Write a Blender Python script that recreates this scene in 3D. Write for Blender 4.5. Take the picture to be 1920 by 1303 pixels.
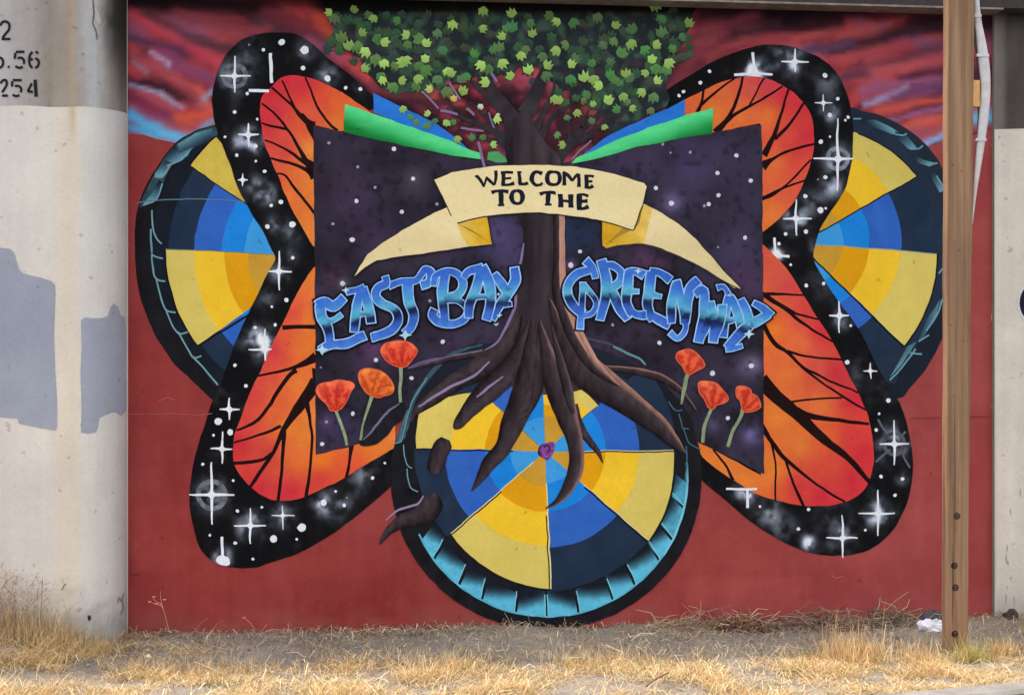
import bpy, math, random
import numpy as np
from mathutils import Vector
from mathutils.geometry import delaunay_2d_cdt

# ------------------------------------------------------------------ clearing
for o in list(bpy.data.objects):
    bpy.data.objects.remove(o, do_unlink=True)
scene = bpy.context.scene
COL = scene.collection
random.seed(7)
RNG = np.random.default_rng(11)

# ------------------------------------------------------------------ camera
YAW = math.radians(7.0)
DIST = 9.0
CAM_Z = 1.59
FX, FY = math.sin(YAW), math.cos(YAW)
CAM = (-DIST * FX, -DIST * FY, CAM_Z)
KPX = 0.003 / 9.0                       # tangent per photo pixel
cam_data = bpy.data.cameras.new("camera")
cam_data.sensor_width = 36.0
cam_data.lens = 36.0 / (1920 * KPX)
cam_data.clip_start = 0.05
cam_data.clip_end = 500.0
cam = bpy.data.objects.new("camera", cam_data)
cam.location = CAM
cam.rotation_euler = (math.radians(90), 0, -YAW)
COL.objects.link(cam)
scene.camera = cam

# ------------------------------------------------------------------ world, sun, exposure
SUN_DIR = Vector((-0.397, 0.1445, 0.906)).normalized()      # towards the sun
world = bpy.data.worlds.new("World")
scene.world = world
world.use_nodes = True
wn = world.node_tree
wn.nodes.clear()
w_out = wn.nodes.new("ShaderNodeOutputWorld")
w_bg = wn.nodes.new("ShaderNodeBackground")
w_sky = wn.nodes.new("ShaderNodeTexSky")
w_sky.sky_type = 'NISHITA'
w_sky.sun_disc = False
w_sky.sun_elevation = math.asin(SUN_DIR.z)
w_sky.sun_rotation = math.atan2(SUN_DIR.x, SUN_DIR.y)
w_sky.dust_density = 2.5
w_sky.ozone_density = 0.6
w_hs = wn.nodes.new("ShaderNodeHueSaturation")
w_hs.inputs["Saturation"].default_value = 0.22
wn.links.new(w_sky.outputs[0], w_hs.inputs["Color"])
wn.links.new(w_hs.outputs[0], w_bg.inputs["Color"])
w_bg.inputs["Strength"].default_value = 0.15
wn.links.new(w_bg.outputs[0], w_out.inputs[0])

sun_data = bpy.data.lights.new("sun", 'SUN')
sun_data.energy = 1.5
sun_data.angle = math.radians(2.0)
sun_data.color = (1.0, 0.94, 0.85)
sun = bpy.data.objects.new("sun", sun_data)
sun.rotation_euler = SUN_DIR.to_track_quat('Z', 'Y').to_euler()
sun.location = (-6, 4, 14)
COL.objects.link(sun)

scene.render.engine = 'CYCLES'
scene.cycles.max_bounces = 6
scene.cycles.diffuse_bounces = 4
scene.view_settings.view_transform = 'Standard'
scene.view_settings.look = 'None'
scene.view_settings.exposure = 1.62
scene.view_settings.gamma = 1.0
scene.view_settings.use_curve_mapping = False

# ------------------------------------------------------------------ helpers
def lin(c):
    c = np.asarray(c, dtype=float) / 255.0
    return np.where(c <= 0.04045, c / 12.92, ((c + 0.055) / 1.055) ** 2.4)

def hash2(ix, iy, seed):
    h = np.sin(ix * 127.1 + iy * 311.7 + seed * 74.7) * 43758.5453
    return h - np.floor(h)

def vnoise(x, y, seed=0):
    ix, iy = np.floor(x), np.floor(y)
    fx, fy = x - ix, y - iy
    fx = fx * fx * (3 - 2 * fx); fy = fy * fy * (3 - 2 * fy)
    a = hash2(ix, iy, seed); b = hash2(ix + 1, iy, seed)
    c = hash2(ix, iy + 1, seed); d = hash2(ix + 1, iy + 1, seed)
    return a + (b - a) * fx + (c - a) * fy + (a - b - c + d) * fx * fy

def fbm(x, y, seed=0, octs=4):
    s, amp, tot = 0.0, 0.5, 0.0
    for k in range(octs):
        s = s + amp * vnoise(x * 2 ** k + 17.3 * k, y * 2 ** k - 9.1 * k, seed + k)
        tot += amp; amp *= 0.5
    return s / tot

def sstep(a, b, x):
    t = np.clip((x - a) / (b - a), 0, 1)
    return t * t * (3 - 2 * t)

def plane_pt(px, py, y0=0.0):
    """where the wall plane y = y0 carries the point of the mural sketch (px, py)"""
    u, v = (px - 960.0) * KPX, (651.5 - py) * KPX
    dx, dy = FX + FY * u, FY - FX * u
    t = (y0 - CAM[1]) / dy
    return CAM[0] + t * dx, CAM[2] + t * v

def ground_pt(px, py, z0=0.0):
    u, v = (px - 960.0) * KPX, (651.5 - py) * KPX
    t = (z0 - CAM_Z) / v
    return CAM[0] + t * (FX + FY * u), CAM[1] + t * (FY - FX * u)

def smooth(pts, closed=True, n=5):
    """Catmull-Rom through pts; extra columns (widths) are carried along"""
    p = np.array(pts, dtype=float)
    N = len(p)
    out = []
    rng = range(N) if closed else range(N - 1)
    for i in rng:
        if closed:
            p0, p1, p2, p3 = p[(i - 1) % N], p[i], p[(i + 1) % N], p[(i + 2) % N]
        else:
            p0, p1, p2, p3 = p[max(i - 1, 0)], p[i], p[i + 1], p[min(i + 2, N - 1)]
        for k in range(n):
            t = k / n
            out.append(0.5 * ((2 * p1) + (-p0 + p2) * t + (2 * p0 - 5 * p1 + 4 * p2 - p3) * t * t
                              + (-p0 + 3 * p1 - 3 * p2 + p3) * t ** 3))
    if not closed:
        out.append(p[-1])
    return np.array(out)

def set_props(o, label=None, cat=None, group=None, kind=None):
    if label: o["label"] = label
    if cat: o["category"] = cat
    if group: o["group"] = group
    if kind: o["kind"] = kind
    return o

def empty(name, loc=(0, 0, 0), parent=None):
    o = bpy.data.objects.new(name, None)
    o.empty_display_size = 0.1
    o.location = loc
    if parent: o.parent = parent
    COL.objects.link(o)
    return o

def mesh_obj(name, verts, faces, mat, parent=None, colors=None, shade=False):
    me = bpy.data.meshes.new(name)
    me.from_pydata([tuple(map(float, v)) for v in verts], [], faces)
    if colors is not None:
        at = me.color_attributes.new("paint", 'FLOAT_COLOR', 'POINT')
        c = np.ones((len(verts), 4), dtype=np.float32)
        c[:, :3] = colors
        at.data.foreach_set("color", c.ravel())
    if mat: me.materials.append(mat)
    if shade:
        me.polygons.foreach_set("use_smooth", [True] * len(me.polygons))
    me.update()
    o = bpy.data.objects.new(name, me)
    if parent: o.parent = parent
    COL.objects.link(o)
    return o

class NT:
    """small helper for node trees"""
    def __init__(self, name):
        self.m = bpy.data.materials.new(name)
        self.m.use_nodes = True
        self.t = self.m.node_tree
        self.t.nodes.clear()
        self.out = self.t.nodes.new("ShaderNodeOutputMaterial")
        self.p = self.t.nodes.new("ShaderNodeBsdfPrincipled")
        self.t.links.new(self.p.outputs[0], self.out.inputs[0])
    def n(self, kind, **kw):
        nd = self.t.nodes.new("ShaderNode" + kind)
        for k, v in kw.items():
            setattr(nd, k, v)
        return nd
    def l(self, a, b):
        self.t.links.new(a, b)
    def pos(self, scale=(1, 1, 1)):
        g = self.n("NewGeometry")
        mp = self.n("Mapping")
        mp.inputs["Scale"].default_value = scale
        self.l(g.outputs["Position"], mp.inputs["Vector"])
        return mp.outputs[0]
    def noise(self, scale, detail=5, rough=0.6, vec=None, vscale=(1, 1, 1)):
        nz = self.n("TexNoise")
        nz.inputs["Scale"].default_value = scale
        nz.inputs["Detail"].default_value = detail
        nz.inputs["Roughness"].default_value = rough
        self.l(vec if vec is not None else self.pos(vscale), nz.inputs["Vector"])
        return nz.outputs["Fac"]
    def ramp(self, fac, stops):
        r = self.n("ValToRGB")
        e = r.color_ramp.elements
        while len(e) < len(stops): e.new(0.5)
        for i, (p, c) in enumerate(stops):
            e[i].position = p
            e[i].color = (*c, 1) if len(c) == 3 else c
        self.l(fac, r.inputs[0])
        return r.outputs[0]
    def mix(self, a, b, fac, mode='MIX'):
        m = self.n("Mix", data_type='RGBA', blend_type=mode)
        for sock, v in ((m.inputs[6], a), (m.inputs[7], b), (m.inputs[0], fac)):
            if hasattr(v, "is_output"): self.l(v, sock)
            elif isinstance(v, (int, float)): sock.default_value = v
            else: sock.default_value = (*v, 1)
        return m.outputs[2]
    def bump(self, h, strength, dist=0.01):
        b = self.n("Bump")
        b.inputs["Strength"].default_value = strength
        b.inputs["Distance"].default_value = dist
        self.l(h, b.inputs["Height"])
        self.l(b.outputs[0], self.p.inputs["Normal"])

def L3(r, g, b):
    return tuple(float(v) for v in lin((r, g, b)))

# wall paint: the colour each figure was painted in, brush grain, rolled-on concrete relief
def make_paint():
    k = NT("mural_paint")
    at = k.n("Attribute", attribute_name="paint")
    big = k.ramp(k.noise(1.6, 6, 0.65), [(0.3, (0.9, 0.9, 0.91)), (0.7, (1.06, 1.05, 1.04))])
    fine = k.ramp(k.noise(55, 4, 0.7), [(0.3, (0.94, 0.94, 0.94)), (0.7, (1.05, 1.05, 1.05))])
    c = k.mix(at.outputs["Color"], big, 1.0, 'MULTIPLY')
    c = k.mix(c, fine, 1.0, 'MULTIPLY')
    # rain streaks and chalking
    st = k.ramp(k.noise(3.0, 6, 0.7, vscale=(3.5, 1, 0.22)), [(0.5, (0, 0, 0)), (0.78, (1, 1, 1))])
    c = k.mix(c, (0.30, 0.27, 0.26), k.mix((0, 0, 0), st, 0.018))
    pit = k.ramp(k.noise(19, 2, 0.5), [(0.70, (1, 1, 1)), (0.76, (0.62, 0.62, 0.62))])
    c = k.mix(c, pit, 0.8, "MULTIPLY")
    k.l(c, k.p.inputs["Base Color"])
    k.p.inputs["Roughness"].default_value = 0.75
    k.p.inputs["Specular IOR Level"].default_value = 0.10
    k.bump(k.noise(70, 6, 0.7), 0.18, 0.004)
    return k.m
PAINT = make_paint()
LAYER = 0.0003

COATS = [0]
def to_world(P, depth, mapf=None, step=None):
    """put sketch points on the wall; every coat lies a hair above the one painted before it"""
    COATS[0] += 1
    eps = (COATS[0] % 40) * 6e-6
    if mapf:
        W = np.array([mapf(x, y) for x, y in P], dtype=float)
        W[:, 1] -= eps
        return W
    # the painter's hand: one gentle wobble shared by every figure
    qx = P[:, 0] + (fbm(P[:, 0] / 21, P[:, 1] / 21, 301, 3) - .5) * 3.6
    qy = P[:, 1] + (fbm(P[:, 0] / 21 + 50, P[:, 1] / 21, 307, 3) - .5) * 3.6
    xs, zs = plane_pt(qx, qy)
    d = np.full(len(P), depth + eps)
    if step is not None: d = d + step
    return np.stack([xs, -d, zs], 1)

def col_eval(col, P):
    if callable(col):
        c = col(P[:, 0], P[:, 1])
    else:
        c = np.tile(np.array(col, dtype=float), (len(P), 1))
    return lin(np.clip(c, 0, 255))

def paint(name, poly, col, layer, parent, spacing=None, mapf=None, mat=None):
    """one painted figure: outline poly (sketch units), colour constant or function, own coat thickness"""
    poly = np.array(poly, dtype=float)[:, :2]
    keep = [0]
    for i in range(1, len(poly)):
        if np.hypot(*(poly[i] - poly[keep[-1]])) > 0.15: keep.append(i)
    poly = poly[keep]
    if mapf is None:
        dense = []
        for i in range(len(poly)):
            a, b = poly[i], poly[(i + 1) % len(poly)]
            m = max(1, int(np.hypot(*(b - a)) / 8))
            dense += [a + (b - a) * k / m for k in range(m)]
        poly = np.array(dense)
    pts = [Vector((float(a), float(b))) for a, b in poly]
    n = len(pts)
    edges = [(i, (i + 1) % n) for i in range(n)]
    if spacing:
        x0, y0 = poly.min(0); x1, y1 = poly.max(0)
        gx, gy = np.meshgrid(np.arange(x0 + spacing * 0.5, x1, spacing), np.arange(y0 + spacing * 0.5, y1, spacing))
        gx = gx + np.where((np.arange(gx.shape[0]) % 2)[:, None] == 1, spacing * 0.5, 0)
        gx, gy = gx.ravel(), gy.ravel()
        ins = np.zeros(len(gx), bool)
        for i in range(n):
            xa, ya = poly[i]; xb, yb = poly[(i + 1) % n]
            c = ((ya > gy) != (yb > gy))
            with np.errstate(divide='ignore', invalid='ignore'):
                xi = (xb - xa) * (gy - ya) / (yb - ya) + xa
            ins ^= c & (gx < xi)
        pts += [Vector((float(a), float(b))) for a, b in zip(gx[ins], gy[ins])]
    r = delaunay_2d_cdt(pts, edges, [list(range(n))], 1, 1e-4)
    P = np.array([(v.x, v.y) for v in r[0]])
    faces = []
    for f in r[2]:
        f = list(f)
        a, b, c = P[f[0]], P[f[1]], P[f[2]]
        cr = (b[0] - a[0]) * (c[1] - a[1]) - (b[1] - a[1]) * (c[0] - a[0])
        faces.append(f if cr < 0 else f[::-1])   # towards the viewer side (-y)
    W = to_world(P, layer * LAYER, mapf)
    return mesh_obj(name, W, faces, mat or PAINT, parent, None if mat else col_eval(col, P))

def strip_geo(pts, width=None, closed=False, taper=None):
    p = np.array(pts, dtype=float)
    if not closed:
        q = [p[0]]
        for i in range(len(p) - 1):
            m = max(1, int(np.hypot(*(p[i + 1, :2] - p[i, :2])) / 8))
            q += [p[i] + (p[i + 1] - p[i]) * k / m for k in range(1, m + 1)]
        p = np.array(q)
    w = p[:, 2] if p.shape[1] > 2 else np.full(len(p), float(width))
    p = p[:, :2]
    if closed:
        t = np.roll(p, -1, 0) - np.roll(p, 1, 0)
    else:
        t = np.gradient(p, axis=0)
    t /= np.maximum(np.linalg.norm(t, axis=1), 1e-6)[:, None]
    nrm = np.stack([-t[:, 1], t[:, 0]], 1)
    A, B = p + nrm * w[:, None] / 2, p - nrm * w[:, None] / 2
    V = np.concatenate([A, B]); n = len(p)
    F = []
    for i in range(n if closed else n - 1):
        j = (i + 1) % n
        F.append((i, n + i, n + j, j))
    return V, F

def fix_up(P, F):
    out = []
    for f in F:
        a, b, c = P[f[0]], P[f[1]], P[f[2]]
        cr = (b[0] - a[0]) * (c[1] - a[1]) - (b[1] - a[1]) * (c[0] - a[0])
        out.append(tuple(f) if cr < 0 else tuple(f[::-1]))
    return out

def stroke(name, pts, col, layer, parent, width=None, closed=False, sm=4, mapf=None, mat=None):
    p = np.array(pts, dtype=float)
    if sm and len(p) > 2: p = smooth(p, closed, sm)
    V, F = strip_geo(p, width, closed)
    W = to_world(V, layer * LAYER, mapf, np.tile(np.arange(len(V) // 2) * 2e-6, 2))
    return mesh_obj(name, W, fix_up(V, F), mat or PAINT, parent, None if mat else col_eval(col, V))

def strokes_joined(name, lines, col, layer, parent, closed=False, sm=0, mapf=None, mat=None):
    VV, FF, n = [], [], 0
    for ln, w in lines:
        p = np.array(ln, dtype=float)
        if sm and len(p) > 2: p = smooth(p, closed, sm)
        V, F = strip_geo(p, w, closed)
        VV.append(V); FF += [tuple(i + n for i in f) for f in F]; n += len(V)
    V = np.concatenate(VV)
    W = to_world(V, layer * LAYER, mapf, np.concatenate([np.tile(np.arange(len(v) // 2) * 2e-6, 2) + i * 2e-5 for i, v in enumerate(VV)]))
    return mesh_obj(name, W, fix_up(V, FF), mat or PAINT, parent, None if mat else col_eval(col, V))

def brushed(x, y, base, strokes, warp=10, seed=3):
    """wet-on-wet brush strokes: each (x0,y0,x1,y1,w,(rgb)[,strength]) laid over what is there"""
    wx = x + (fbm(x / 45, y / 18, seed) - 0.5) * warp * 2
    wy = y + (fbm(x / 40 + 31, y / 14, seed + 9) - 0.5) * warp * 1.4
    c = base.copy()
    for s in strokes:
        x0, y0, x1, y1, w, rgb = s[:6]
        st = s[6] if len(s) > 6 else 0.9
        dx, dy = x1 - x0, y1 - y0
        t = np.clip(((wx - x0) * dx + (wy - y0) * dy) / (dx * dx + dy * dy + 1e-6), 0, 1)
        d = np.hypot(wx - x0 - t * dx, wy - y0 - t * dy)
        a = (st * np.exp(-(d / w) ** 2 * 1.1))[:, None]
        c = c * (1 - a) + np.array(rgb, float) * a
    return c

def idw(ctrl, power=2.6):
    cx = np.array([c[0] for c in ctrl], float); cy = np.array([c[1] for c in ctrl], float)
    cc = np.array([c[2] for c in ctrl], float)
    def f(x, y):
        d = np.hypot(x[:, None] - cx, y[:, None] - cy) + 6
        w = d ** -power
        c = (w[:, :, None] * cc).sum(1) / w.sum(1)[:, None]
        g = (fbm(x / 14, y / 14, 5) - 0.5) * 14
        return c + g[:, None]
    return f
# ================================================================== THE MURAL WALL
mural = empty("mural_wall", (0, 0, 0))
set_props(mural, "concrete underpass wall painted with a mural of butterfly wings, tyres and a rooted tree", "mural wall", kind="thing")

CONC = NT("wall_concrete")
CONC.l(CONC.mix(CONC.ramp(CONC.noise(2.2, 7, 0.65), [(0.3, L3(150, 140, 132)), (0.7, L3(190, 181, 172))]),
                CONC.ramp(CONC.noise(40, 5, 0.7), [(0.3, (0.85,) * 3), (0.7, (1.05,) * 3)]), 1.0, 'MULTIPLY'), CONC.p.inputs["Base Color"])
CONC.p.inputs["Roughness"].default_value = 0.85
CONC.bump(CONC.noise(60, 6, 0.7), 0.3, 0.006)

XL, _ = plane_pt(236, 600)
XR, _ = plane_pt(1862, 600)
ZTOP = 3.62
def box_geo(x0, x1, y0, y1, z0, z1):
    v = [(x0, y0, z0), (x1, y0, z0), (x1, y1, z0), (x0, y1, z0), (x0, y0, z1), (x1, y0, z1), (x1, y1, z1), (x0, y1, z1)]
    f = [(0, 1, 5, 4), (1, 2, 6, 5), (2, 3, 7, 6), (3, 0, 4, 7), (4, 5, 6, 7), (3, 2, 1, 0)]
    return v, f
v, f = box_geo(XL - 0.3, XR + 0.6, 0.0, 0.35, -0.4, ZTOP)
mesh_obj("wall_panel", v, f, CONC.m, mural)

# ---- brick red coat, its right edge dragged raggedly on to the next bay
def red_col(x, y):
    n = fbm(x / 120, y / 120, 2) - 0.5
    t = sstep(300, 1700, x + 300 * n)
    c = np.array([143, 56, 54]) * (1 - t[:, None]) + np.array([154, 68, 66]) * t[:, None]
    c = c + (n * 20)[:, None] + ((fbm(x / 8, y / 60, 8) - 0.5) * 12)[:, None] + ((fbm(x / 30, y / 24, 18) - .5) * 10)[:, None]
    # rolled touch-ups of a slightly different batch, dust and splash low down
    for tx, ty, tw_, th_, dv in ((300, 1010, 46, 60, 7), (640, 1120, 90, 34, -6), (1400, 1120, 120, 40, 6), (1560, 1095, 60, 30, -6), (330, 860, 26, 70, -6), (1730, 960, 30, 90, 5), (1240, 1110, 50, 40, -5)):
        m = sstep(tw_ + 5, tw_ - 3, np.abs(x - tx + (n * 30))) * sstep(th_ + 5, th_ - 3, np.abs(y - ty))
        c = c + (m * dv)[:, None] * np.array([1, .7, .7])
    dust = sstep(1120, 1205, y + 90 * (fbm(x / 26, y / 14, 28) - .5)) * (.35 + .5 * fbm(x / 7, y / 7, 29))
    dust = (.5 * dust).clip(0, 1)[:, None]
    return c * (1 - dust) + np.array([132., 96, 84]) * dust
ed = [(239, -20)]
yy = -20
while yy < 1210:
    amp = 1.2 if yy < 480 else 2.6
    ed.append((1861.4 + amp * (float(fbm(np.array([yy / 26.]), np.array([.3]), 5)[0]) - .5) * 2.4 + random.uniform(-.5, .5) - (1.6 if random.random() < .07 else 0), yy))
    yy += random.uniform(3, 12)
ed += [(1860, 1225), (239, 1225)]
ed += [(239 + random.uniform(-0.8, 0.8), yy) for yy in range(1215, -20, -14)]
paint("base_coat", ed, red_col, 1, mural, 11)

# ---- sunset sky
SKY = [(245, 5, 480, 18, 20, (30, 15, 22)), (330, 25, 480, 62, 16, (132, 58, 68)), (275, 30, 350, 78, 15, (62, 40, 50)),
       (350, 75, 445, 96, 13, (70, 44, 56)), (243, 26, 330, 74, 13, (188, 66, 80)), (330, 78, 432, 126, 15, (184, 62, 78)),
       (243, 72, 335, 92, 11, (82, 48, 78)), (300, 100, 395, 150, 18, (128, 62, 96)), (250, 105, 400, 205, 15, (160, 68, 76)),
       (283, 100, 320, 121, 5, (175, 142, 172)), (250, 116, 278, 137, 6, (152, 108, 128)), (243, 160, 300, 175, 6, (150, 150, 178)),
       (300, 175, 342, 202, 6, (148, 142, 172)), (243, 185, 325, 226, 13, (120, 46, 76)), (330, 224, 385, 215, 11, (204, 84, 58)),
       (370, 165, 395, 206, 11, (192, 84, 76)), (380, 185, 402, 170, 6, (138, 150, 178)), (242, 214, 290, 244, 11, (86, 166, 214), 1.0),
       (285, 246, 345, 262, 14, (100, 172, 216), 1.0), (345, 262, 420, 218, 9, (110, 160, 190), .8), (242, 240, 290, 250, 9, (86, 160, 205), 1.0),
       (480, 40, 600, 82, 17, (72, 44, 54)), (420, 60, 500, 55, 12, (140, 58, 70)), (500, 20, 600, 55, 14, (120, 48, 60)),
       (560, 5, 610, 40, 12, (165, 60, 62)), (600, 34, 618, 60, 13, (186, 72, 52)), (580, 72, 645, 112, 10, (150, 74, 100)),
       (640, 112, 700, 160, 11, (165, 62, 74)), (700, 160, 830, 205, 15, (118, 48, 58)), (660, 120, 690, 145, 7, (190, 72, 66)),
       (1320, 28, 1460, 14, 15, (34, 16, 22)), (1480, 24, 1640, 20, 17, (40, 18, 26)), (1330, 62, 1420, 30, 13, (112, 46, 56)),
       (1270, 155, 1330, 60, 24, (126, 54, 64)), (1260, 168, 1340, 122, 18, (120, 48, 62)), (1330, 110, 1420, 60, 13, (140, 60, 66)),
       (1420, 80, 1560, 60, 12, (150, 62, 66)), (1380, 66, 1460, 48, 9, (60, 34, 42)), (1490, 76, 1640, 50, 10, (178, 76, 76)),
       (1560, 96, 1770, 45, 15, (44, 26, 36)), (1640, 30, 1770, 20, 12, (100, 40, 50)), (1515, 96, 1600, 80, 9, (84, 60, 90)),
       (1560, 112, 1700, 82, 10, (164, 66, 76)), (1580, 146, 1760, 92, 15, (94, 50, 66)), (1640, 137, 1770, 114, 15, (182, 80, 86)),
       (1620, 170, 1770, 146, 10, (150, 84, 120)), (1625, 192, 1770, 160, 8, (140, 100, 150)), (1618, 198, 1700, 166, 5, (162, 148, 182)),
       (1680, 182, 1775, 160, 8, (108, 58, 90)), (1640, 208, 1775, 186, 12, (204, 86, 76)), (1660, 224, 1775, 205, 6, (148, 90, 132)),
       (1690, 238, 1775, 222, 9, (202, 90, 80)), (1700, 252, 1790, 240, 8, (170, 80, 84)), (1735, 272, 1790, 248, 9, (140, 172, 216), 1.0),
       (1800, 60, 1862, 40, 26, (30, 12, 24)), (1800, 150, 1862, 140, 32, (82, 40, 62)), (1830, 222, 1870, 216, 17, (108, 172, 212), 1.0),
       (880, 162, 950, 216, 12, (186, 62, 78)), (960, 150, 1004, 165, 16, (170, 66, 84)), (985, 150, 1000, 205, 16, (166, 70, 88)),
       (1026, 175, 1040, 226, 13, (166, 62, 82)), (1060, 170, 1066, 210, 11, (150, 66, 74)), (1030, 236, 1062, 290, 14, (150, 56, 84)),
       (790, 180, 850, 225, 15, (150, 58, 74)), (850, 240, 900, 262, 13, (168, 56, 74)), (930, 240, 965, 265, 10, (150, 66, 82)),
       (1090, 200, 1125, 225, 14, (160, 66, 72)), (1060, 225, 1140, 245, 14, (110, 62, 70)), (780, 175, 812, 182, 7, (190, 84, 60))]
def sky_col(x, y):
    left = x < 960
    th = np.where(left, 0.38, -0.27)
    u = x * np.cos(th) + y * np.sin(th); w = -x * np.sin(th) + y * np.cos(th)
    n = fbm(u / 120 + (fbm(x / 50, y / 50, 77) - .5) * .7, w / np.where(left, 34, 50) + (fbm(x / 40, y / 40, 78) - .5) * .8, 4, 3)
    stops = np.array([0.24, 0.38, 0.5, 0.6, 0.76])
    cols = np.array([(26, 13, 21), (68, 28, 41), (134, 48, 56), (182, 66, 68), (146, 80, 108)], float)
    base = np.stack([np.interp(n, stops, cols[:, i]) for i in range(3)], 1)
    c = brushed(x, y, base, SKY, 9)
    g = (fbm(u / 60, w / 9, 21) - 0.5) * 20
    top = 1 - 0.45 * sstep(26, 2, y)  # shade under the overhang, put into the colour of the top rows
    mid = sstep(740, 800, x) * sstep(1190, 1120, x) * sstep(140, 170, y) * (.25 + .9 * sstep(.35, .6, fbm(x / 22, y / 16, 25)))
    c = c * (1 - .55 * mid.clip(0, 1))[:, None] + np.array([26., 20, 30]) * (.35 * mid.clip(0, 1))[:, None]
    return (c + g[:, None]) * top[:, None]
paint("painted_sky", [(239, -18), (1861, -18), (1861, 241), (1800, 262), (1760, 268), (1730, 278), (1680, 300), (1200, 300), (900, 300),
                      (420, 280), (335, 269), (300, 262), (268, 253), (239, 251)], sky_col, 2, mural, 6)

# ------------------------------------------------------------------ tyres
PALE, YEL, ORA, BRO = (212, 191, 96), (236, 191, 44), (219, 154, 12), (196, 148, 50)
LBL, BLU, MBL, NAV = (58, 150, 214), (24, 128, 212), (46, 96, 182), (30, 46, 68)
def ctone(c, amp=9, seed=1):
    c = np.array(c, float)
    return lambda x, y: c + ((fbm(x / 22, y / 22, seed) - 0.5) * amp * 2)[:, None] + ((fbm(x / 4, y / 16, seed + 3) - .5) * amp)[:, None]

def arc(c, r, a0, a1, n=9):
    """r is a number or a pair (radius at a0, radius at a1)"""
    r0, r1 = (r, r) if not isinstance(r, tuple) else r
    out = []
    for i in range(n + 1):
        t = i / n
        a = math.radians(a0 + (a1 - a0) * t)
        rr = r0 + (r1 - r0) * t
        out.append((c[0] + rr * math.cos(a), c[1] - rr * math.sin(a)))
    return out

def wedge(parent, c, a0, a1, rings, kind, layer, rout):
    """one spoke of the wheel: bands from hub to rim"""
    cols = [BRO, ORA, YEL, PALE] if kind == 'y' else [LBL, BLU, MBL, NAV]
    rr = [0] + list(rings) + [rout]
    for i in range(4):
        if rr[i] is None: continue
        o_arc = arc(c, rr[i + 1], a0, a1, 10)
        if i == 0: pl = [c] + o_arc
        else: pl = arc(c, rr[i], a0, a1, 10) + o_arc[::-1]
        paint("yellow_band" if kind == 'y' else "blue_band", pl, ctone(cols[i], 7, i), layer, parent, 16)

# --- left tyre
tl = empty("painted_tyre", (0, 0, 0), mural)
tl_out = smooth([(425, 232), (398, 236), (365, 246), (330, 268), (298, 308), (268, 360), (255, 405), (252, 450), (254, 500), (262, 555), (280, 605),
                 (303, 648), (325, 680), (352, 706), (380, 732), (412, 752), (470, 700), (560, 480), (470, 250)], True, 5)
def tyre_black(x, y):
    return np.array([19., 19, 25]) + ((fbm(x / 30, y / 30, 6) - .5) * 14)[:, None]
paint("tyre_tread", tl_out, tyre_black, 3, tl, 30)
tl_in = smooth([(410, 250), (372, 268), (340, 300), (312, 345), (296, 390), (288, 430), (286, 470), (292, 520), (304, 570), (326, 616), (352, 658),
                (380, 692), (410, 724), (470, 660), (560, 480), (450, 280)], True, 5)
paint("tyre_sidewall", tl_in, lambda x, y: np.array([18., 26, 37]) + ((fbm(x / 25, y / 25, 6) - .5) * 14)[:, None], 4, tl, 20)
paint("tyre_shoulder", smooth([(404, 238), (366, 248), (332, 270), (300, 310), (272, 360), (262, 388), (282, 380), (292, 374), (306, 344), (322, 312), (344, 290), (372, 274), (404, 260)], True, 4), lambda x, y: np.array([46., 70, 82]) + ((fbm(x / 9, y / 9, 6) - .5) * 40)[:, None], 5, tl, 7)
c0 = (603, 480)
paint('yellow_band', [c0] + arc(c0, (298, 297), 145.7, 131.6, 8), lambda x, y: np.array([206., 180, 74]) + ((fbm(x / 14, y / 14, 3) - .5) * 26)[:, None] - (sstep(70, 0, np.hypot(x - 480, y - 392)) * 44)[:, None] * np.array([.8, .9, .6]), 5, tl, 9)
wedge(tl, c0, 177.6, 145.7, (145, 188, 240), 'b', 5, (288, 290))
wedge(tl, c0, 216, 177.6, (138, 182, 238), 'y', 5, (287, 293))
wedge(tl, c0, 250, 216, (145, 188, 236), 'b', 5, (280, 281))
stroke("spoke_outline", [(357, 312), (470, 389)], (22, 26, 30), 7, tl, 2.2, sm=0)
stroke("spoke_outline", [(310, 468), (420, 472), (520, 478)], (120, 130, 110), 7, tl, 1.6, sm=0)
stroke("spoke_outline", arc(c0, (287, 293), 216, 177.6, 14), (12, 14, 18), 7, tl, 3, sm=0)
stroke("spoke_outline", [(371, 649), (470, 588)], (12, 14, 18), 7, tl, 4, sm=0)
stroke("spoke_outline", arc(c0, (300, 299), 146, 131.6, 6), (12, 14, 18), 7, tl, 3, sm=0)
def teal_block(x0, y0, x1, y1):
    """block shading: lighter along the outer edge p1 side"""
    def f(x, y):
        dx, dy = x1 - x0, y1 - y0
        t = np.clip(((x - x0) * dx + (y - y0) * dy) / (dx * dx + dy * dy), 0, 1)[:, None]
        n = ((fbm(x / 6, y / 9, 12) - .5) * 22)[:, None]
        return np.array([22., 38, 50]) * (1 - t) + np.array([104., 156, 172]) * t + n * t
    return f
for q, sh in (([(398, 242), (366, 250), (334, 270), (338, 286), (370, 276), (398, 262)], ((368, 278), (355, 254))),
              ([(330, 272), (312, 296), (322, 308), (352, 292), (362, 276), (336, 287)], ((325, 280), (338, 300))),
              ([(310, 300), (290, 326), (292, 332), (308, 330), (326, 306)], ((303, 300), (306, 328))),
              ([(298, 336), (282, 366), (266, 386), (286, 376), (294, 374), (306, 344)], ((290, 345), (288, 378)))):
    paint("tread_block", q, teal_block(*sh[0], *sh[1]), 6, tl, 5)
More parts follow.
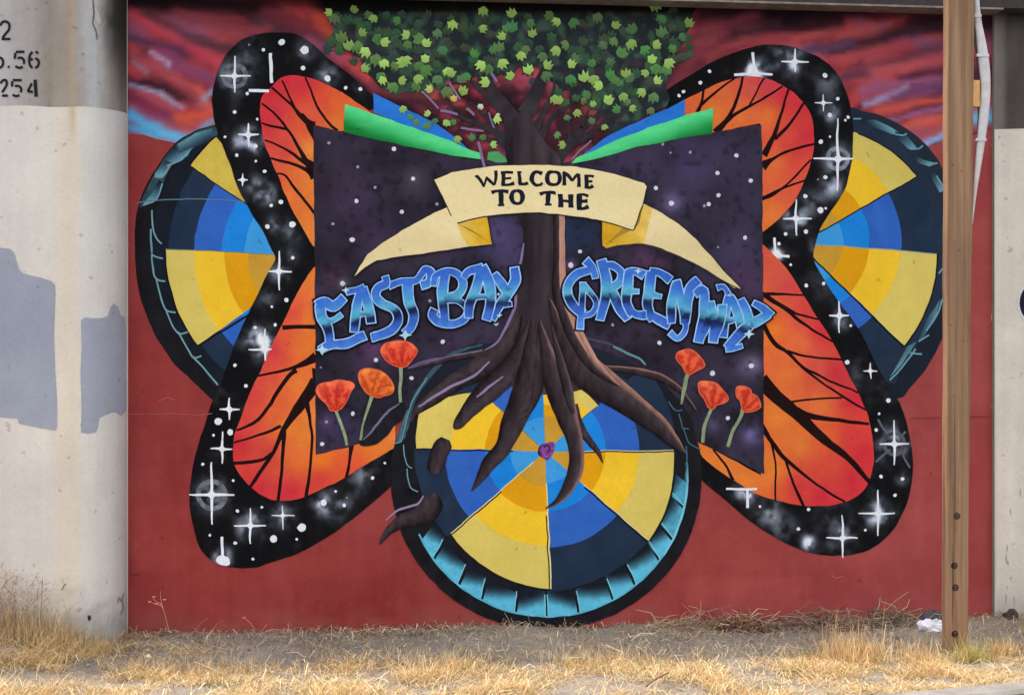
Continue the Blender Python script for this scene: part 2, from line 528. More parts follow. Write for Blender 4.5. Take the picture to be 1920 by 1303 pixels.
for ln in ([(290, 331), (306, 331), (322, 306)], [(314, 311), (340, 300), (354, 284)], [(268, 385), (292, 374), (305, 344)],
           [(285, 395), (287, 430), (296, 450), (303, 458)], [(283, 430), (284, 470), (289, 480), (306, 484)], [(284, 455), (286, 500), (292, 522), (310, 528)],
           [(292, 520), (302, 560), (312, 582), (330, 586)], [(312, 584), (326, 615), (336, 626), (352, 622)], [(333, 622), (352, 655), (364, 670), (378, 668)],
           [(362, 668), (384, 694), (400, 712), (408, 722)]):
    stroke("tread_highlight", ln, (112, 152, 162), 8, tl, 3.0, sm=4)
stroke("tread_highlight", [(255, 380), (300, 375), (380, 374), (470, 380)], (92, 116, 132), 8, tl, 2.0, sm=3)

# --- right tyre
tr = empty("painted_tyre", (0, 0, 0), mural)
tr_out = smooth([(1590, 206), (1620, 209), (1658, 220), (1700, 242), (1738, 274), (1766, 312), (1784, 370), (1790, 440), (1788, 520), (1778, 600),
                 (1760, 650), (1732, 698), (1706, 728), (1688, 746), (1640, 740), (1560, 600), (1520, 470), (1570, 280)], True, 5)
paint("tyre_tread", tr_out, lambda x, y: np.array([34., 42, 54]) + ((fbm(x / 30, y / 30, 6) - .5) * 14)[:, None] - (sstep(450, 640, y) * 10)[:, None], 3, tr, 30)
tr_in = smooth([(1590, 228), (1632, 234), (1680, 256), (1722, 294), (1750, 336), (1768, 400), (1772, 470), (1768, 540), (1752, 590), (1722, 640),
                (1690, 690), (1664, 716), (1560, 600), (1520, 470), (1570, 280)], True, 5)
paint("tyre_sidewall", tr_in, lambda x, y: np.array([34., 46, 64]) + ((fbm(x / 25, y / 25, 6) - .5) * 12)[:, None], 4, tr, 20)
c1 = (1499, 457)
wedge(tr, c1, 64, 29.4, (84, 132, 192), 'y', 5, (232, 253))
wedge(tr, c1, 29.4, -4, (82, 131, 191), 'b', 5, (256, 258))
wedge(tr, c1, -4, -44.4, (81, 131, 190), 'y', 5, (258, 274))
wedge(tr, c1, -44.4, -72, (84, 135, 193), 'b', 5, (270, 270))
stroke("spoke_outline", [(1719, 332), (1534, 437)], (16, 20, 28), 7, tr, 2.4, sm=0)
stroke("spoke_outline", [(1757, 476), (1640, 466), (1532, 459)], (150, 160, 150), 7, tr, 1.8, sm=0)
stroke("spoke_outline", [(1693, 651), (1520, 479)], (16, 20, 28), 7, tr, 3, sm=0)
stroke("spoke_outline", arc(c1, (259, 275), -4, -44.4, 12), (18, 22, 30), 7, tr, 3, sm=0)
stroke("spoke_outline", arc(c1, (233, 254), 62, 29.4, 10), (22, 26, 34), 7, tr, 2.6, sm=0)
for q, sh in (([(1604, 226), (1640, 226), (1672, 240), (1692, 254), (1672, 252), (1640, 240)], ((1640, 250), (1660, 232))),
              ([(1676, 246), (1700, 254), (1718, 278), (1702, 280), (1686, 264)], ((1690, 250), (1708, 280))),
              ([(1706, 288), (1732, 300), (1756, 306), (1742, 312), (1722, 306)], ((1716, 290), (1740, 312))),
              ([(1742, 318), (1758, 330), (1770, 358), (1762, 362), (1750, 340)], ((1745, 320), (1768, 358))),
              ([(1764, 560), (1752, 596), (1730, 634), (1720, 640), (1738, 598)], ((1730, 600), (1752, 608))),
              ([(1718, 640), (1690, 684), (1668, 708), (1700, 650)], ((1680, 650), (1706, 672)))):
    paint("tread_block", q, teal_block(*sh[0], *sh[1]), 6, tr, 5)
for ln in ([(1600, 223), (1615, 223)], [(1678, 252), (1694, 254), (1700, 250)], [(1705, 280), (1722, 280), (1730, 274)], [(1738, 308), (1758, 306)],
           [(1756, 330), (1768, 350), (1772, 366)], [(1768, 560), (1754, 594), (1736, 620)], [(1722, 640), (1742, 628)], [(1705, 662), (1728, 664)],
           [(1668, 712), (1690, 690), (1716, 654)], [(1760, 512), (1770, 500)]):
    stroke("tread_highlight", ln, (104, 152, 166), 8, tr, 3.0, sm=3 if len(ln) > 2 else 0)

# ------------------------------------------------------------------ butterfly wings
R_, O_, O2 = (203, 45, 58), (224, 122, 48), (226, 118, 40)
STARS_L = [(440, 143, 38, 32, 28, 30, 1), (466, 253, 22, 24, 20, 20, 1), (455, 338, 12, 11, 10, 10, 0), (523, 510, 40, 35, 20, 25, 1), (497, 655, 38, 22, 30, 12, 2),
           (430, 767, 22, 20, 18, 20, 0), (417, 841, 32, 28, 22, 18, 0), (397, 927, 62, 55, 42, 42, 1), (469, 985, 33, 34, 30, 30, 2), (530, 966, 18, 26, 20, 22, 1)]
STARS_R = [(1490, 117, 25, 20, 26, 26, 1), (1543, 194, 16, 15, 16, 18, 0), (1570, 298, 75, 60, 45, 30, 1), (1492, 410, 36, 32, 24, 30, 2), (1573, 592, 28, 32, 20, 18, 1),
           (1632, 695, 15, 15, 13, 13, 0), (1676, 832, 45, 40, 28, 28, 1), (1646, 962, 44, 42, 36, 32, 2), (1579, 1008, 42, 38, 30, 30, 1)]
GLOW_L = [(440, 143, 30, 75), (497, 645, 28, 120), (469, 985, 26, 110), (418, 1044, 18, 110), (607, 946, 20, 110), (571, 94, 20, 60), (614, 143, 20, 80), (676, 168, 14, 60),
          (480, 272, 18, 100), (445, 268, 16, 60), (480, 350, 22, 60), (500, 365, 20, 80), (520, 420, 20, 60), (545, 450, 22, 50), (466, 253, 22, 70), (680, 895, 28, 55), (640, 950, 30, 45),
          (523, 510, 20, 70), (397, 927, 34, 60), (530, 966, 24, 60), (500, 560, 24, 35), (478, 630, 22, 60), (540, 480, 24, 25), (465, 105, 40, 20)]
GLOW_R = [(1413, 136, 22, 130), (1490, 117, 24, 100), (1555, 212, 16, 100), (1570, 298, 30, 80), (1492, 412, 26, 90), (1456, 478, 12, 210), (1516, 1018, 14, 140), (1400, 922, 20, 190), (1412, 138, 14, 150),
          (1440, 960, 30, 60), (1646, 964, 24, 120), (1579, 1008, 26, 70), (1676, 832, 34, 80), (1692, 897, 12, 80), (1560, 352, 22, 80), (1530, 470, 20, 60), (1520, 380, 26, 40),
          (1470, 990, 30, 35), (1560, 960, 40, 25), (1580, 600, 20, 60), (1550, 160, 30, 40), (1460, 110, 30, 45), (1540, 530, 40, 22), (1620, 720, 60, 18)]
def border_col(glows):
    def f(x, y):
        n = fbm(x / 34, y / 34, 14)
        c = np.array([7., 7, 10]) + (sstep(0.56, 0.86, n) * 30)[:, None] * np.array([.9, .95, 1.05])
        m = fbm(x / 16, y / 16, 33)
        for gx, gy, s, a in glows:
            d2 = ((x - gx) ** 2 + (y - gy) ** 2) / (s * s)
            c = c + (1.45 * a * np.exp(-d2 * 1.2) * (0.3 + 1.3 * sstep(.3, .75, m)))[:, None] * np.array([.92, .97, 1.05])
        return np.minimum(c, 235)
    return f
def star_tone(x, y):
    return np.array([224., 227, 235]) + ((fbm(x / 7, y / 7, 2) - .5) * 26)[:, None]

def star(parent, cx, cy, u, d, l, r, layer, w=5.0):
    k = 0.8 + w * 0.28
    tw = w * 0.2
    k *= 1.25
    pl = [(cx - tw, cy - u), (cx + tw, cy - u), (cx + w * .45, cy - k * 2), (cx + k * 2, cy - w * .45), (cx + r, cy - tw), (cx + r, cy + tw), (cx + k * 2, cy + w * .45),
          (cx + w * .45, cy + k * 2), (cx + tw, cy + d), (cx - tw, cy + d), (cx - w * .45, cy + k * 2), (cx - k * 2, cy + w * .45), (cx - l, cy + tw), (cx - l, cy - tw), (cx - k * 2, cy - w * .45), (cx - w * .45, cy - k * 2)]
    paint("star", pl, star_tone, layer, parent)

def dot(parent, x, y, r, layer, c=(214, 216, 222), name="star"):
    n = 10
    pl = [(x + r * (1 + .1 * math.sin(3 * k + x)) * math.cos(2 * math.pi * k / n), y + r * math.sin(2 * math.pi * k / n)) for k in range(n)]
    paint(name, pl, c, layer, parent)

def halo(parent, cx, cy, r0, r1, layer, c=(120, 124, 134)):
    pts = [(cx + (r0 + r1) / 2 * math.cos(a), cy + (r0 + r1) / 2 * math.sin(a)) for a in np.linspace(0, 2 * math.pi, 33)[:-1]]
    def f(x, y):
        n = fbm(x / 7, y / 7, 40)
        return np.array(c, float) * (0.45 + 0.8 * n)[:, None]
    stroke("star_halo", pts, f, layer, parent, r1 - r0, closed=True, sm=0)

def wing(border, glows, patches, veins, stars, dots):
    w = empty("painted_wing", (0, 0, 0), mural)
    paint("wing_border", smooth(border, True, 4), border_col(glows), 9, w, 4)
    for pl, ctrl in patches:
        paint("wing_patch", pl, idw(ctrl), 10, w, 8)
    for vn in veins:
        stroke("wing_vein", [(a, b, 1.0 + q * .84) for a, b, q in vn], (26, 6, 8), 11, w, sm=4)
    for s in stars:
        star(w, *s[:6], 14, 3.6 if s[2] < 20 else (5.2 if s[2] < 50 else 6.4))
    for x, y, r in dots:
        dot(w, x, y, r * (.86 if r < 6 else 1.0), 13, (222, 224, 230) if r > 2.5 else (150, 152, 160))
    return w

LB = [(697, 205), (699, 190), (694, 176), (670, 153), (646, 134), (609, 104), (584, 82), (560, 67), (533, 62), (502, 63), (472, 67), (446, 80), (424, 103), (409, 132), (401, 160),
      (398, 185), (400, 220), (407, 245), (417, 271), (431, 308), (441, 342), (467, 392), (492, 432), (514, 478), (512, 494), (501, 515), (477, 564), (455, 610), (434, 662), (420, 702), (409, 729), (398, 755),
      (385, 793), (372, 832), (361, 877), (356, 922), (358, 964), (367, 1009), (380, 1035), (400, 1053), (430, 1063), (470, 1064), (510, 1054), (560, 1036), (610, 1009), (660, 973), (700, 941), (730, 915),
      (747, 890), (752, 850), (741, 825), (660, 850), (596, 850), (592, 700), (592, 500), (592, 463), (592, 300), (600, 236), (650, 215)]
L_UP = smooth([(507, 164), (528, 147), (548, 142), (572, 145), (609, 157), (636, 171), (665, 190), (694, 211), (690, 225), (645, 247), (611, 240), (588, 234), (575, 222)], False, 4).tolist() + \
       [(580, 240), (588, 262), (591, 280)] + [(591, 330), (592, 463)] + \
       smooth([(588, 463), (572, 438), (547, 392), (537, 369), (523, 335), (510, 306), (498, 274), (491, 244), (488, 207), (492, 180), (507, 164)], False, 4).tolist()
L_LO = [(592, 500)] + smooth([(588, 500), (566, 533), (547, 570), (529, 610), (504, 659), (489, 696), (469, 735), (453, 780), (443, 806), (437, 832), (437, 861), (446, 884), (469, 911), (495, 930), (520, 938), (550, 937),
      (582, 927), (617, 910), (649, 893), (695, 865), (727, 846), (739, 836), (742, 793)], False, 4).tolist() + smooth([(742, 790), (722, 806), (700, 822), (666, 833), (653, 838), (592, 853)], False, 3).tolist()
CL_UP = [(500, 170, R_), (540, 150, R_), (570, 155, R_), (495, 230, R_), (505, 270, (205, 65, 60)), (600, 190, (214, 75, 50)), (630, 190, (220, 95, 45)), (635, 230, (222, 120, 50)), (580, 215, (214, 85, 60)),
         (560, 230, (215, 85, 50)), (580, 280, (225, 140, 55)), (520, 330, (215, 85, 60)), (550, 330, (222, 110, 50)), (580, 350, (220, 125, 50)), (585, 430, (222, 125, 55)), (540, 370, (222, 115, 50)), (520, 210, (202, 52, 66)), (540, 280, (206, 66, 64))]
CL_LO = [(585, 520, (222, 120, 50)), (550, 590, (215, 80, 60)), (585, 600, O_), (510, 660, (205, 60, 65)), (580, 650, (220, 115, 40)), (500, 700, (210, 75, 60)), (560, 720, (225, 120, 50)), (460, 790, (212, 70, 60)), (520, 760, (218, 95, 50)),
         (445, 830, R_), (500, 850, (205, 65, 55)), (540, 800, O_), (570, 820, (225, 130, 50)), (545, 920, (200, 45, 60)), (480, 920, R_), (600, 900, (205, 60, 55)), (600, 860, (225, 115, 35)), (660, 880, (220, 80, 50)),
         (700, 840, (225, 120, 45)), (735, 800, (228, 130, 60)), (470, 740, (206, 62, 62)), (560, 860, (222, 112, 50)), (585, 780, (226, 130, 60))]
VL = [[(508, 164, 4), (547, 198, 5), (562, 217, 9), (579, 232, 14), (590, 236, 16)], [(529, 152, 3), (547, 193, 4), (553, 202, 6)], [(573, 146, 3), (594, 198, 4), (616, 232, 5), (633, 246, 6)],
      [(491, 195, 3), (513, 212, 4), (537, 242, 5), (557, 271, 6), (572, 298, 10), (590, 335, 18)], [(490, 231, 3), (510, 237, 4), (537, 243, 4)], [(497, 263, 3), (533, 279, 4), (567, 302, 8), (580, 312, 12)],
      [(507, 298, 3), (542, 306, 5), (572, 318, 7), (590, 333, 12)], [(519, 326, 3), (535, 330, 4), (552, 352, 5), (574, 379, 5), (590, 400, 5)],
      [(566, 214, 4), (580, 238, 13), (590, 262, 8), (592, 284, 3)], [(574, 300, 6), (586, 312, 16), (592, 325, 16)],
      [(530, 614, 9), (560, 612, 8), (592, 613, 10)], [(483, 705, 3), (540, 693, 6), (572, 681, 13), (593, 668, 22)], [(444, 806, 4), (485, 787, 6), (514, 745, 8), (540, 706, 8), (556, 695, 9)],
      [(438, 829, 3), (485, 816, 4), (528, 799, 6)], [(437, 868, 6), (488, 863, 6), (510, 849, 5)], [(593, 714, 26), (572, 748, 24), (546, 784, 15), (530, 810, 9), (514, 845, 8), (491, 880, 7), (467, 915, 5)],
      [(533, 806, 9), (530, 858, 6), (522, 939, 6)], [(572, 748, 16), (580, 780, 6), (585, 819, 5), (582, 874, 5), (574, 931, 7)], [(660, 825, 12), (656, 858, 6), (649, 894, 6)],
      [(588, 690, 6), (590, 720, 8), (586, 740, 10)]]
DL = [(494, 94, 4), (528, 80, 6), (571, 94, 8), (569, 129, 5), (614, 147, 6), (648, 166, 4), (676, 168, 4), (463, 177, 4), (441, 210, 4), (482, 224, 3), (422, 258, 3), (444, 292, 4), (480, 274, 5), (479, 303, 3), (496, 322, 4),
      (527, 379, 5), (508, 386, 4), (501, 425, 5), (548, 422, 6), (548, 484, 4), (537, 563, 5), (509, 575, 3), (516, 609, 4), (479, 615, 4), (441, 685, 4), (461, 723, 4), (409, 790, 7), (432, 810, 6), (401, 815, 3), (380, 870, 4),
      (437, 900, 3), (445, 958, 4), (491, 950, 3), (394, 1003, 3), (441, 1017, 4), (565, 988, 8), (513, 1009, 7), (607, 942, 6), (645, 948, 4), (629, 920, 3), (698, 896, 4), (651, 932, 2), (557, 1011, 3), (722, 868, 3), (468, 84, 2), (474, 1047, 3)]
wl = wing(LB, GLOW_L, [(L_UP, CL_UP), (L_LO, CL_LO)], VL, STARS_L, DL)
halo(wl, 440, 143, 17, 25, 12); halo(wl, 397, 927, 21, 30, 12)
stroke("star", [(508, 100), (509, 156)], star_tone, 14, wl, 6, sm=0)
stroke("star", [(466, 171), (503, 170)], star_tone, 14, wl, 5.5, sm=0)
stroke("star", [(417, 1006), (418, 1046)], star_tone, 14, wl, 5, sm=0)
paint("star", smooth([(405, 1049), (414, 1041), (428, 1044), (432, 1056), (424, 1060), (411, 1057)], True, 3), star_tone, 14, wl)

RB = [(1242, 180), (1265, 159), (1304, 136), (1346, 112), (1383, 97), (1422, 86), (1461, 85), (1492, 90), (1526, 104), (1555, 122), (1575, 148), (1589, 180), (1597, 214), (1599, 255), (1597, 300), (1588, 344), (1572, 376),
      (1548, 411), (1535, 434), (1529, 457), (1525, 480), (1534, 505), (1560, 547), (1588, 587), (1615, 627), (1633, 662), (1661, 715), (1686, 756), (1700, 795), (1709, 841), (1711, 890), (1700, 943), (1679, 985), (1647, 1020), (1608, 1037),
      (1562, 1041), (1509, 1033), (1457, 1010), (1404, 975), (1358, 936), (1318, 902), (1300, 870), (1308, 835), (1400, 860), (1436, 870), (1428, 700), (1428, 455), (1428, 435), (1426, 238), (1340, 240), (1282, 226), (1250, 205)]
R_UP = smooth([(1283, 188), (1299, 180), (1323, 168), (1346, 157), (1377, 148), (1409, 144), (1440, 150), (1466, 160), (1492, 178), (1510, 198), (1522, 224), (1526, 256), (1525, 285), (1518, 313), (1508, 340), (1488, 378), (1464, 407), (1430, 436)], False, 4).tolist() + \
       [(1426, 436), (1426, 231), (1354, 247), (1335, 252), (1283, 224)]
R_LO = smooth([(1430, 458), (1460, 487), (1488, 523), (1516, 571), (1548, 619), (1576, 671), (1598, 716), (1616, 752), (1630, 791), (1637, 834), (1637, 869), (1629, 903), (1612, 925), (1587, 940), (1555, 947), (1506, 947), (1457, 938), (1414, 923),
        (1379, 903), (1344, 880), (1316, 856), (1309, 830)], False, 4).tolist() + [(1336, 842), (1426, 890), (1426, 458)]
CR_UP = [(1500, 200, R_), (1515, 260, R_), (1470, 180, R_), (1440, 160, (200, 60, 70)), (1400, 160, (205, 80, 70)), (1350, 180, (215, 100, 55)), (1300, 200, (215, 95, 50)), (1340, 210, O_), (1440, 220, (225, 120, 50)), (1470, 250, (210, 70, 55)),
         (1500, 320, (215, 80, 60)), (1450, 310, (222, 110, 55)), (1445, 400, (220, 115, 50)), (1480, 360, (215, 90, 60)), (1500, 280, (204, 60, 58)), (1385, 220, (220, 112, 52))]
CR_LO = [(1440, 500, (205, 85, 60)), (1480, 540, (205, 70, 70)), (1450, 570, (215, 100, 55)), (1540, 620, R_), (1450, 620, O2), (1500, 640, (222, 110, 60)), (1570, 700, (200, 50, 60)), (1480, 700, (222, 115, 50)), (1530, 690, (210, 80, 70)),
         (1600, 750, R_), (1540, 760, (222, 115, 55)), (1620, 850, R_), (1560, 820, (218, 95, 50)), (1500, 830, (222, 120, 50)), (1460, 780, (225, 125, 50)), (1600, 900, R_), (1540, 930, R_), (1500, 910, (210, 60, 60)), (1450, 880, (225, 125, 45)),
         (1560, 880, (210, 75, 55)), (1350, 860, O_), (1400, 900, O_), (1512, 590, (206, 64, 62)), (1590, 820, (206, 58, 56))]
VR = [[(1319, 168, 4), (1315, 193, 5), (1304, 219, 8)], [(1378, 147, 3), (1346, 170, 4), (1313, 198, 6)], [(1393, 144, 4), (1383, 183, 6), (1367, 219, 8), (1341, 249, 16)], [(1433, 148, 3), (1403, 200, 3)],
      [(1468, 162, 3), (1435, 183, 4), (1398, 203, 5), (1367, 224, 7), (1346, 245, 10)], [(1479, 168, 4), (1463, 217, 5), (1450, 256, 9), (1432, 292, 14)], [(1508, 193, 4), (1482, 230, 5), (1452, 262, 7)],
      [(1527, 271, 4), (1482, 282, 5), (1450, 297, 6), (1428, 312, 22)], [(1521, 300, 3), (1464, 356, 4), (1428, 373, 8)], [(1510, 338, 3), (1472, 352, 4), (1430, 372, 7)],
      [(1513, 553, 3), (1470, 552, 4), (1428, 551, 7)], [(1541, 599, 3), (1492, 587, 4), (1430, 551, 9)], [(1561, 641, 3), (1512, 611, 5), (1472, 579, 7), (1428, 550, 11)],
      [(1432, 610, 10), (1452, 644, 9), (1476, 661, 7), (1498, 683, 5), (1540, 706, 4), (1608, 736, 3)], [(1476, 659, 6), (1511, 668, 4), (1579, 675, 3)], [(1498, 683, 5), (1538, 715, 4), (1579, 742, 4), (1625, 770, 3)],
      [(1476, 755, 4), (1523, 749, 3), (1579, 745, 3)], [(1426, 712, 32), (1454, 742, 28), (1481, 765, 26), (1511, 792, 24), (1547, 826, 18), (1592, 860, 12), (1630, 904, 9)], [(1493, 769, 16), (1518, 780, 12), (1572, 787, 7), (1629, 795, 5)],
      [(1426, 796, 12), (1449, 831, 9), (1471, 860, 8), (1511, 892, 5), (1552, 922, 4), (1584, 941, 4)], [(1445, 826, 5), (1453, 870, 3), (1454, 938, 3)], [(1471, 860, 5), (1481, 890, 4), (1493, 919, 5), (1506, 948, 6)],
      [(1336, 842, 3), (1358, 869, 4), (1375, 901, 6)]]
DR = [(1330, 135, 4), (1313, 156, 4), (1282, 172, 4), (1273, 180, 4), (1546, 142, 5), (1539, 266, 5), (1556, 257, 3), (1546, 333, 4), (1555, 216, 5), (1571, 186, 4), (1590, 220, 4), (1584, 226, 3), (1510, 368, 5), (1538, 394, 6), (1548, 391, 3),
      (1472, 438, 4), (1510, 435, 5), (1460, 457, 4), (1482, 497, 3), (1544, 531, 4), (1511, 535, 4), (1594, 611, 3), (1588, 679, 5), (1547, 334, 4), (1665, 751, 5), (1648, 776, 3), (1643, 806, 4), (1651, 893, 4), (1692, 897, 4), (1677, 928, 4),
      (1622, 993, 3), (1515, 954, 4), (1496, 992, 4), (1425, 949, 3), (1516, 1018, 5), (1453, 971, 2), (1533, 336, 2)]
wr = wing(RB, GLOW_R, [(R_UP, CR_UP), (R_LO, CR_LO)], VR, STARS_R, DR)
halo(wr, 1570, 298, 15, 23, 12, (150, 160, 172)); halo(wr, 1676, 832, 16, 23, 12, (90, 94, 104))
stroke("star", [(1376, 141), (1412, 139), (1448, 141)], star_tone, 14, wr, 4.5, sm=0)
stroke("star", [(1411, 100), (1413, 122), (1414, 140)], star_tone, 14, wr, 5, sm=0)
stroke("star", [(1451, 446), (1453, 470), (1458, 480), (1480, 482)], star_tone, 14, wr, 5, sm=0)
stroke("star", [(1362, 917), (1400, 917), (1420, 916)], star_tone, 14, wr, 4, sm=0)
stroke("star", [(1401, 917), (1401, 952)], star_tone, 14, wr, 5, sm=0)
for a, b in (((1646, 786), (1662, 812)), ((1641, 866), (1668, 842)), ((1698, 808), (1688, 820)), ((1692, 852), (1706, 876))):
    stroke("star_halo", [a, b], (92, 96, 106), 12, wr, 4, sm=0)

# ------------------------------------------------------------------ night sky panel between the wings
DG_ = [(670, 314, 3), (703, 352, 3), (669, 377, 4), (775, 336, 4), (754, 398, 4), (624, 420, 3), (660, 450, 5), (643, 532, 5), (705, 675, 4), (617, 269, 3), (739, 280, 4), (671, 313, 2), (930, 607, 4), (830, 641, 4), (806, 564, 3), (746, 574, 3), (820, 383, 3),
       (1294, 286, 3), (1380, 292, 4), (1345, 325, 4), (1408, 338, 4), (1347, 367, 4), (1328, 384, 4), (1320, 387, 3), (1230, 353, 4), (1259, 381, 5), (1397, 446, 4), (1088, 472, 4), (1070, 498, 5), (1148, 609, 3), (1236, 642, 4), (1346, 464, 2), (1336, 700, 5),
       (1408, 686, 5), (1364, 784, 4), (661, 775, 4), (612, 790, 3), (604, 832, 4), (772, 708, 4), (602, 688, 2), (1242, 270, 3), (1258, 287, 2)]
GG = [(930, 440, 46, (82, 72, 118), .85), (960, 480, 30, (70, 60, 96), .7), (1290, 310, 60, (74, 64, 100), .7), (1180, 300, 50, (66, 54, 84), .7), (1380, 480, 60, (70, 62, 92), .6), (1050, 440, 40, (34, 50, 78), .9), (1090, 440, 35, (34, 50, 78), .8),
      (1210, 490, 34, (96, 62, 98), .7), (1230, 500, 16, (120, 60, 98), .5), (700, 650, 34, (104, 66, 112), .8), (660, 380, 40, (66, 50, 76), .7), (680, 440, 50, (62, 48, 76), .6), (640, 340, 40, (56, 40, 60), .6), (1400, 530, 30, (84, 52, 86), .7),
      (1408, 686, 22, (130, 118, 152), .8), (1408, 815, 18, (112, 104, 158), .8), (1337, 793, 18, (98, 86, 128), .7), (640, 800, 30, (70, 60, 100), .7), (612, 790, 14, (104, 80, 130), .7), (860, 640, 40, (64, 52, 76), .6), (820, 300, 60, (48, 38, 52), .5),
      (1259, 381, 18, (120, 112, 160), .8), (1070, 498, 10, (140, 110, 160), .8), (775, 336, 22, (84, 78, 92), .7), (643, 532, 10, (120, 130, 130), .7), (1110, 668, 40, (62, 44, 72), .7), (1200, 590, 60, (50, 40, 54), .5), (1350, 600, 40, (46, 36, 52), .4),
      (625, 515, 20, (104, 60, 84), .5), (740, 600, 40, (48, 42, 58), .5), (830, 480, 40, (66, 58, 80), .6), (1380, 300, 50, (62, 56, 82), .6), (1410, 380, 40, (60, 54, 78), .6), (600, 560, 20, (60, 40, 60), .4)]
def gal_col(x, y):
    n = fbm(x / 60, y / 60, 51)
    m = fbm(x / 20, y / 20, 57)
    c = np.array([43., 37, 52]) * (0.45 + 1.1 * n)[:, None]
    for gx, gy, s, rgb, a in GG:
        d2 = ((x - gx) ** 2 + (y - gy) ** 2) / (s * s)
        al = (a * np.exp(-d2) * (0.55 + 0.8 * m)).clip(0, 1)[:, None]
        c = c * (1 - al) + np.array(rgb, float) * al
    dk = sstep(0.60, 0.72, fbm(x / 11, y / 11, 71))
    return c * (1 - 0.3 * dk)[:, None]
gal = empty("painted_night_sky", (0, 0, 0), mural)
paint("night_sky_field", [(587, 236), (612, 241), (645, 249), (700, 260), (760, 274), (880, 298), (960, 306), (1085, 304), (1190, 275), (1258, 262), (1335, 249), (1428, 234), (1431, 560), (1432, 888), (1380, 862),
                (1336, 842), (1309, 829), (1280, 800), (760, 780), (742, 791), (722, 806), (698, 824), (653, 837), (592, 853), (591, 560)], gal_col, 12, gal, 7)
for x, y, r in DG_:
    dot(gal, x, y, r, 13, (206, 204, 216) if r > 3 else (150, 140, 160))
stroke("dotted_line", [(1096, 632), (1125, 640), (1150, 648)], (66, 70, 86), 13, gal, 3.5)
stroke("dotted_line", [(1150, 650), (1175, 662), (1198, 672), (1210, 684)], (92, 134, 138), 13, gal, 4)

# ------------------------------------------------------------------ green and blue beams
beams = empty("painted_light_beam", (0, 0, 0), mural)
def gcol(x, y):
    t = sstep(215, 285, y - np.abs(x - 990) * -0.02)
    base = np.array([72., 198, 120])
    n = (fbm(x / 40, y / 6, 61) - .5)[:, None] * 26
    d = np.where(x < 960, y - (196 + (x - 645) * 0.37), y - (204 + (1336 - x) * 0.36))
    return base + (sstep(16, 0, d) * 16)[:, None] - (sstep(10, 46, d) * 84)[:, None] * np.array([.7, 1, .9]) + n
def bcol(x, y):
    return np.array([36., 112, 202]) + (fbm(x / 25, y / 10, 63) - .5)[:, None] * 26
paint("blue_beam", [(700, 175), (752, 201), (800, 222), (855, 258), (880, 282), (800, 258), (765, 238), (700, 211)], bcol, 15, beams, 10)
paint("green_beam", [(646, 196), (687, 209), (765, 237), (844, 264), (883, 282), (900, 287), (903, 299), (844, 291), (765, 275), (687, 258), (644, 249)], gcol, 16, beams, 7)
paint("green_beam", [(915, 286), (933, 284), (960, 304), (930, 306), (913, 299)], ctone((74, 150, 92), 14), 16, beams, 7)
paint("blue_beam", [(1283, 187), (1284, 223), (1220, 240), (1150, 266), (1092, 294), (1098, 285), (1130, 262), (1170, 240), (1215, 220), (1250, 205)], bcol, 15, beams, 10)
paint("green_beam", [(1336, 203), (1335, 251), (1258, 263), (1190, 277), (1120, 298), (1071, 308), (1080, 297), (1150, 266), (1220, 238), (1284, 217)], gcol, 16, beams, 7)
# ------------------------------------------------------------------ bottom tyre
tb = empty("painted_tyre", (0, 0, 0), mural)
OC = (1024, 895)
def ell(c, a, b, t0, t1, n):
    return [(c[0] + a * math.cos(t), c[1] + b * math.sin(t)) for t in np.linspace(math.radians(t0), math.radians(t1), n)]
def bt_black(x, y):
    up = sstep(760, 660, y)[:, None]
    th = np.arctan2(y - 880, x - 1024)
    groove = np.abs(((th * 6.2) % 1.0) - 0.5) < 0.05
    c = np.array([22., 22, 28]) + ((fbm(x / 20, y / 30, 15) - .5) * 12)[:, None]
    c = c * (1 - 0.5 * (groove & (y > 900)))[:, None]
    return c * (1 - up) + np.array([27., 33, 45]) * up
paint("tyre_tread", [(733, 862), (740, 830), (752, 800), (762, 768), (780, 735), (803, 706), (835, 668), (880, 646), (960, 640), (1090, 644), (1140, 660), (1190, 684), (1240, 716), (1275, 752), (1297, 790)] + ell(OC, 291, 285, -12, 180, 60), bt_black, 18, tb, 16)
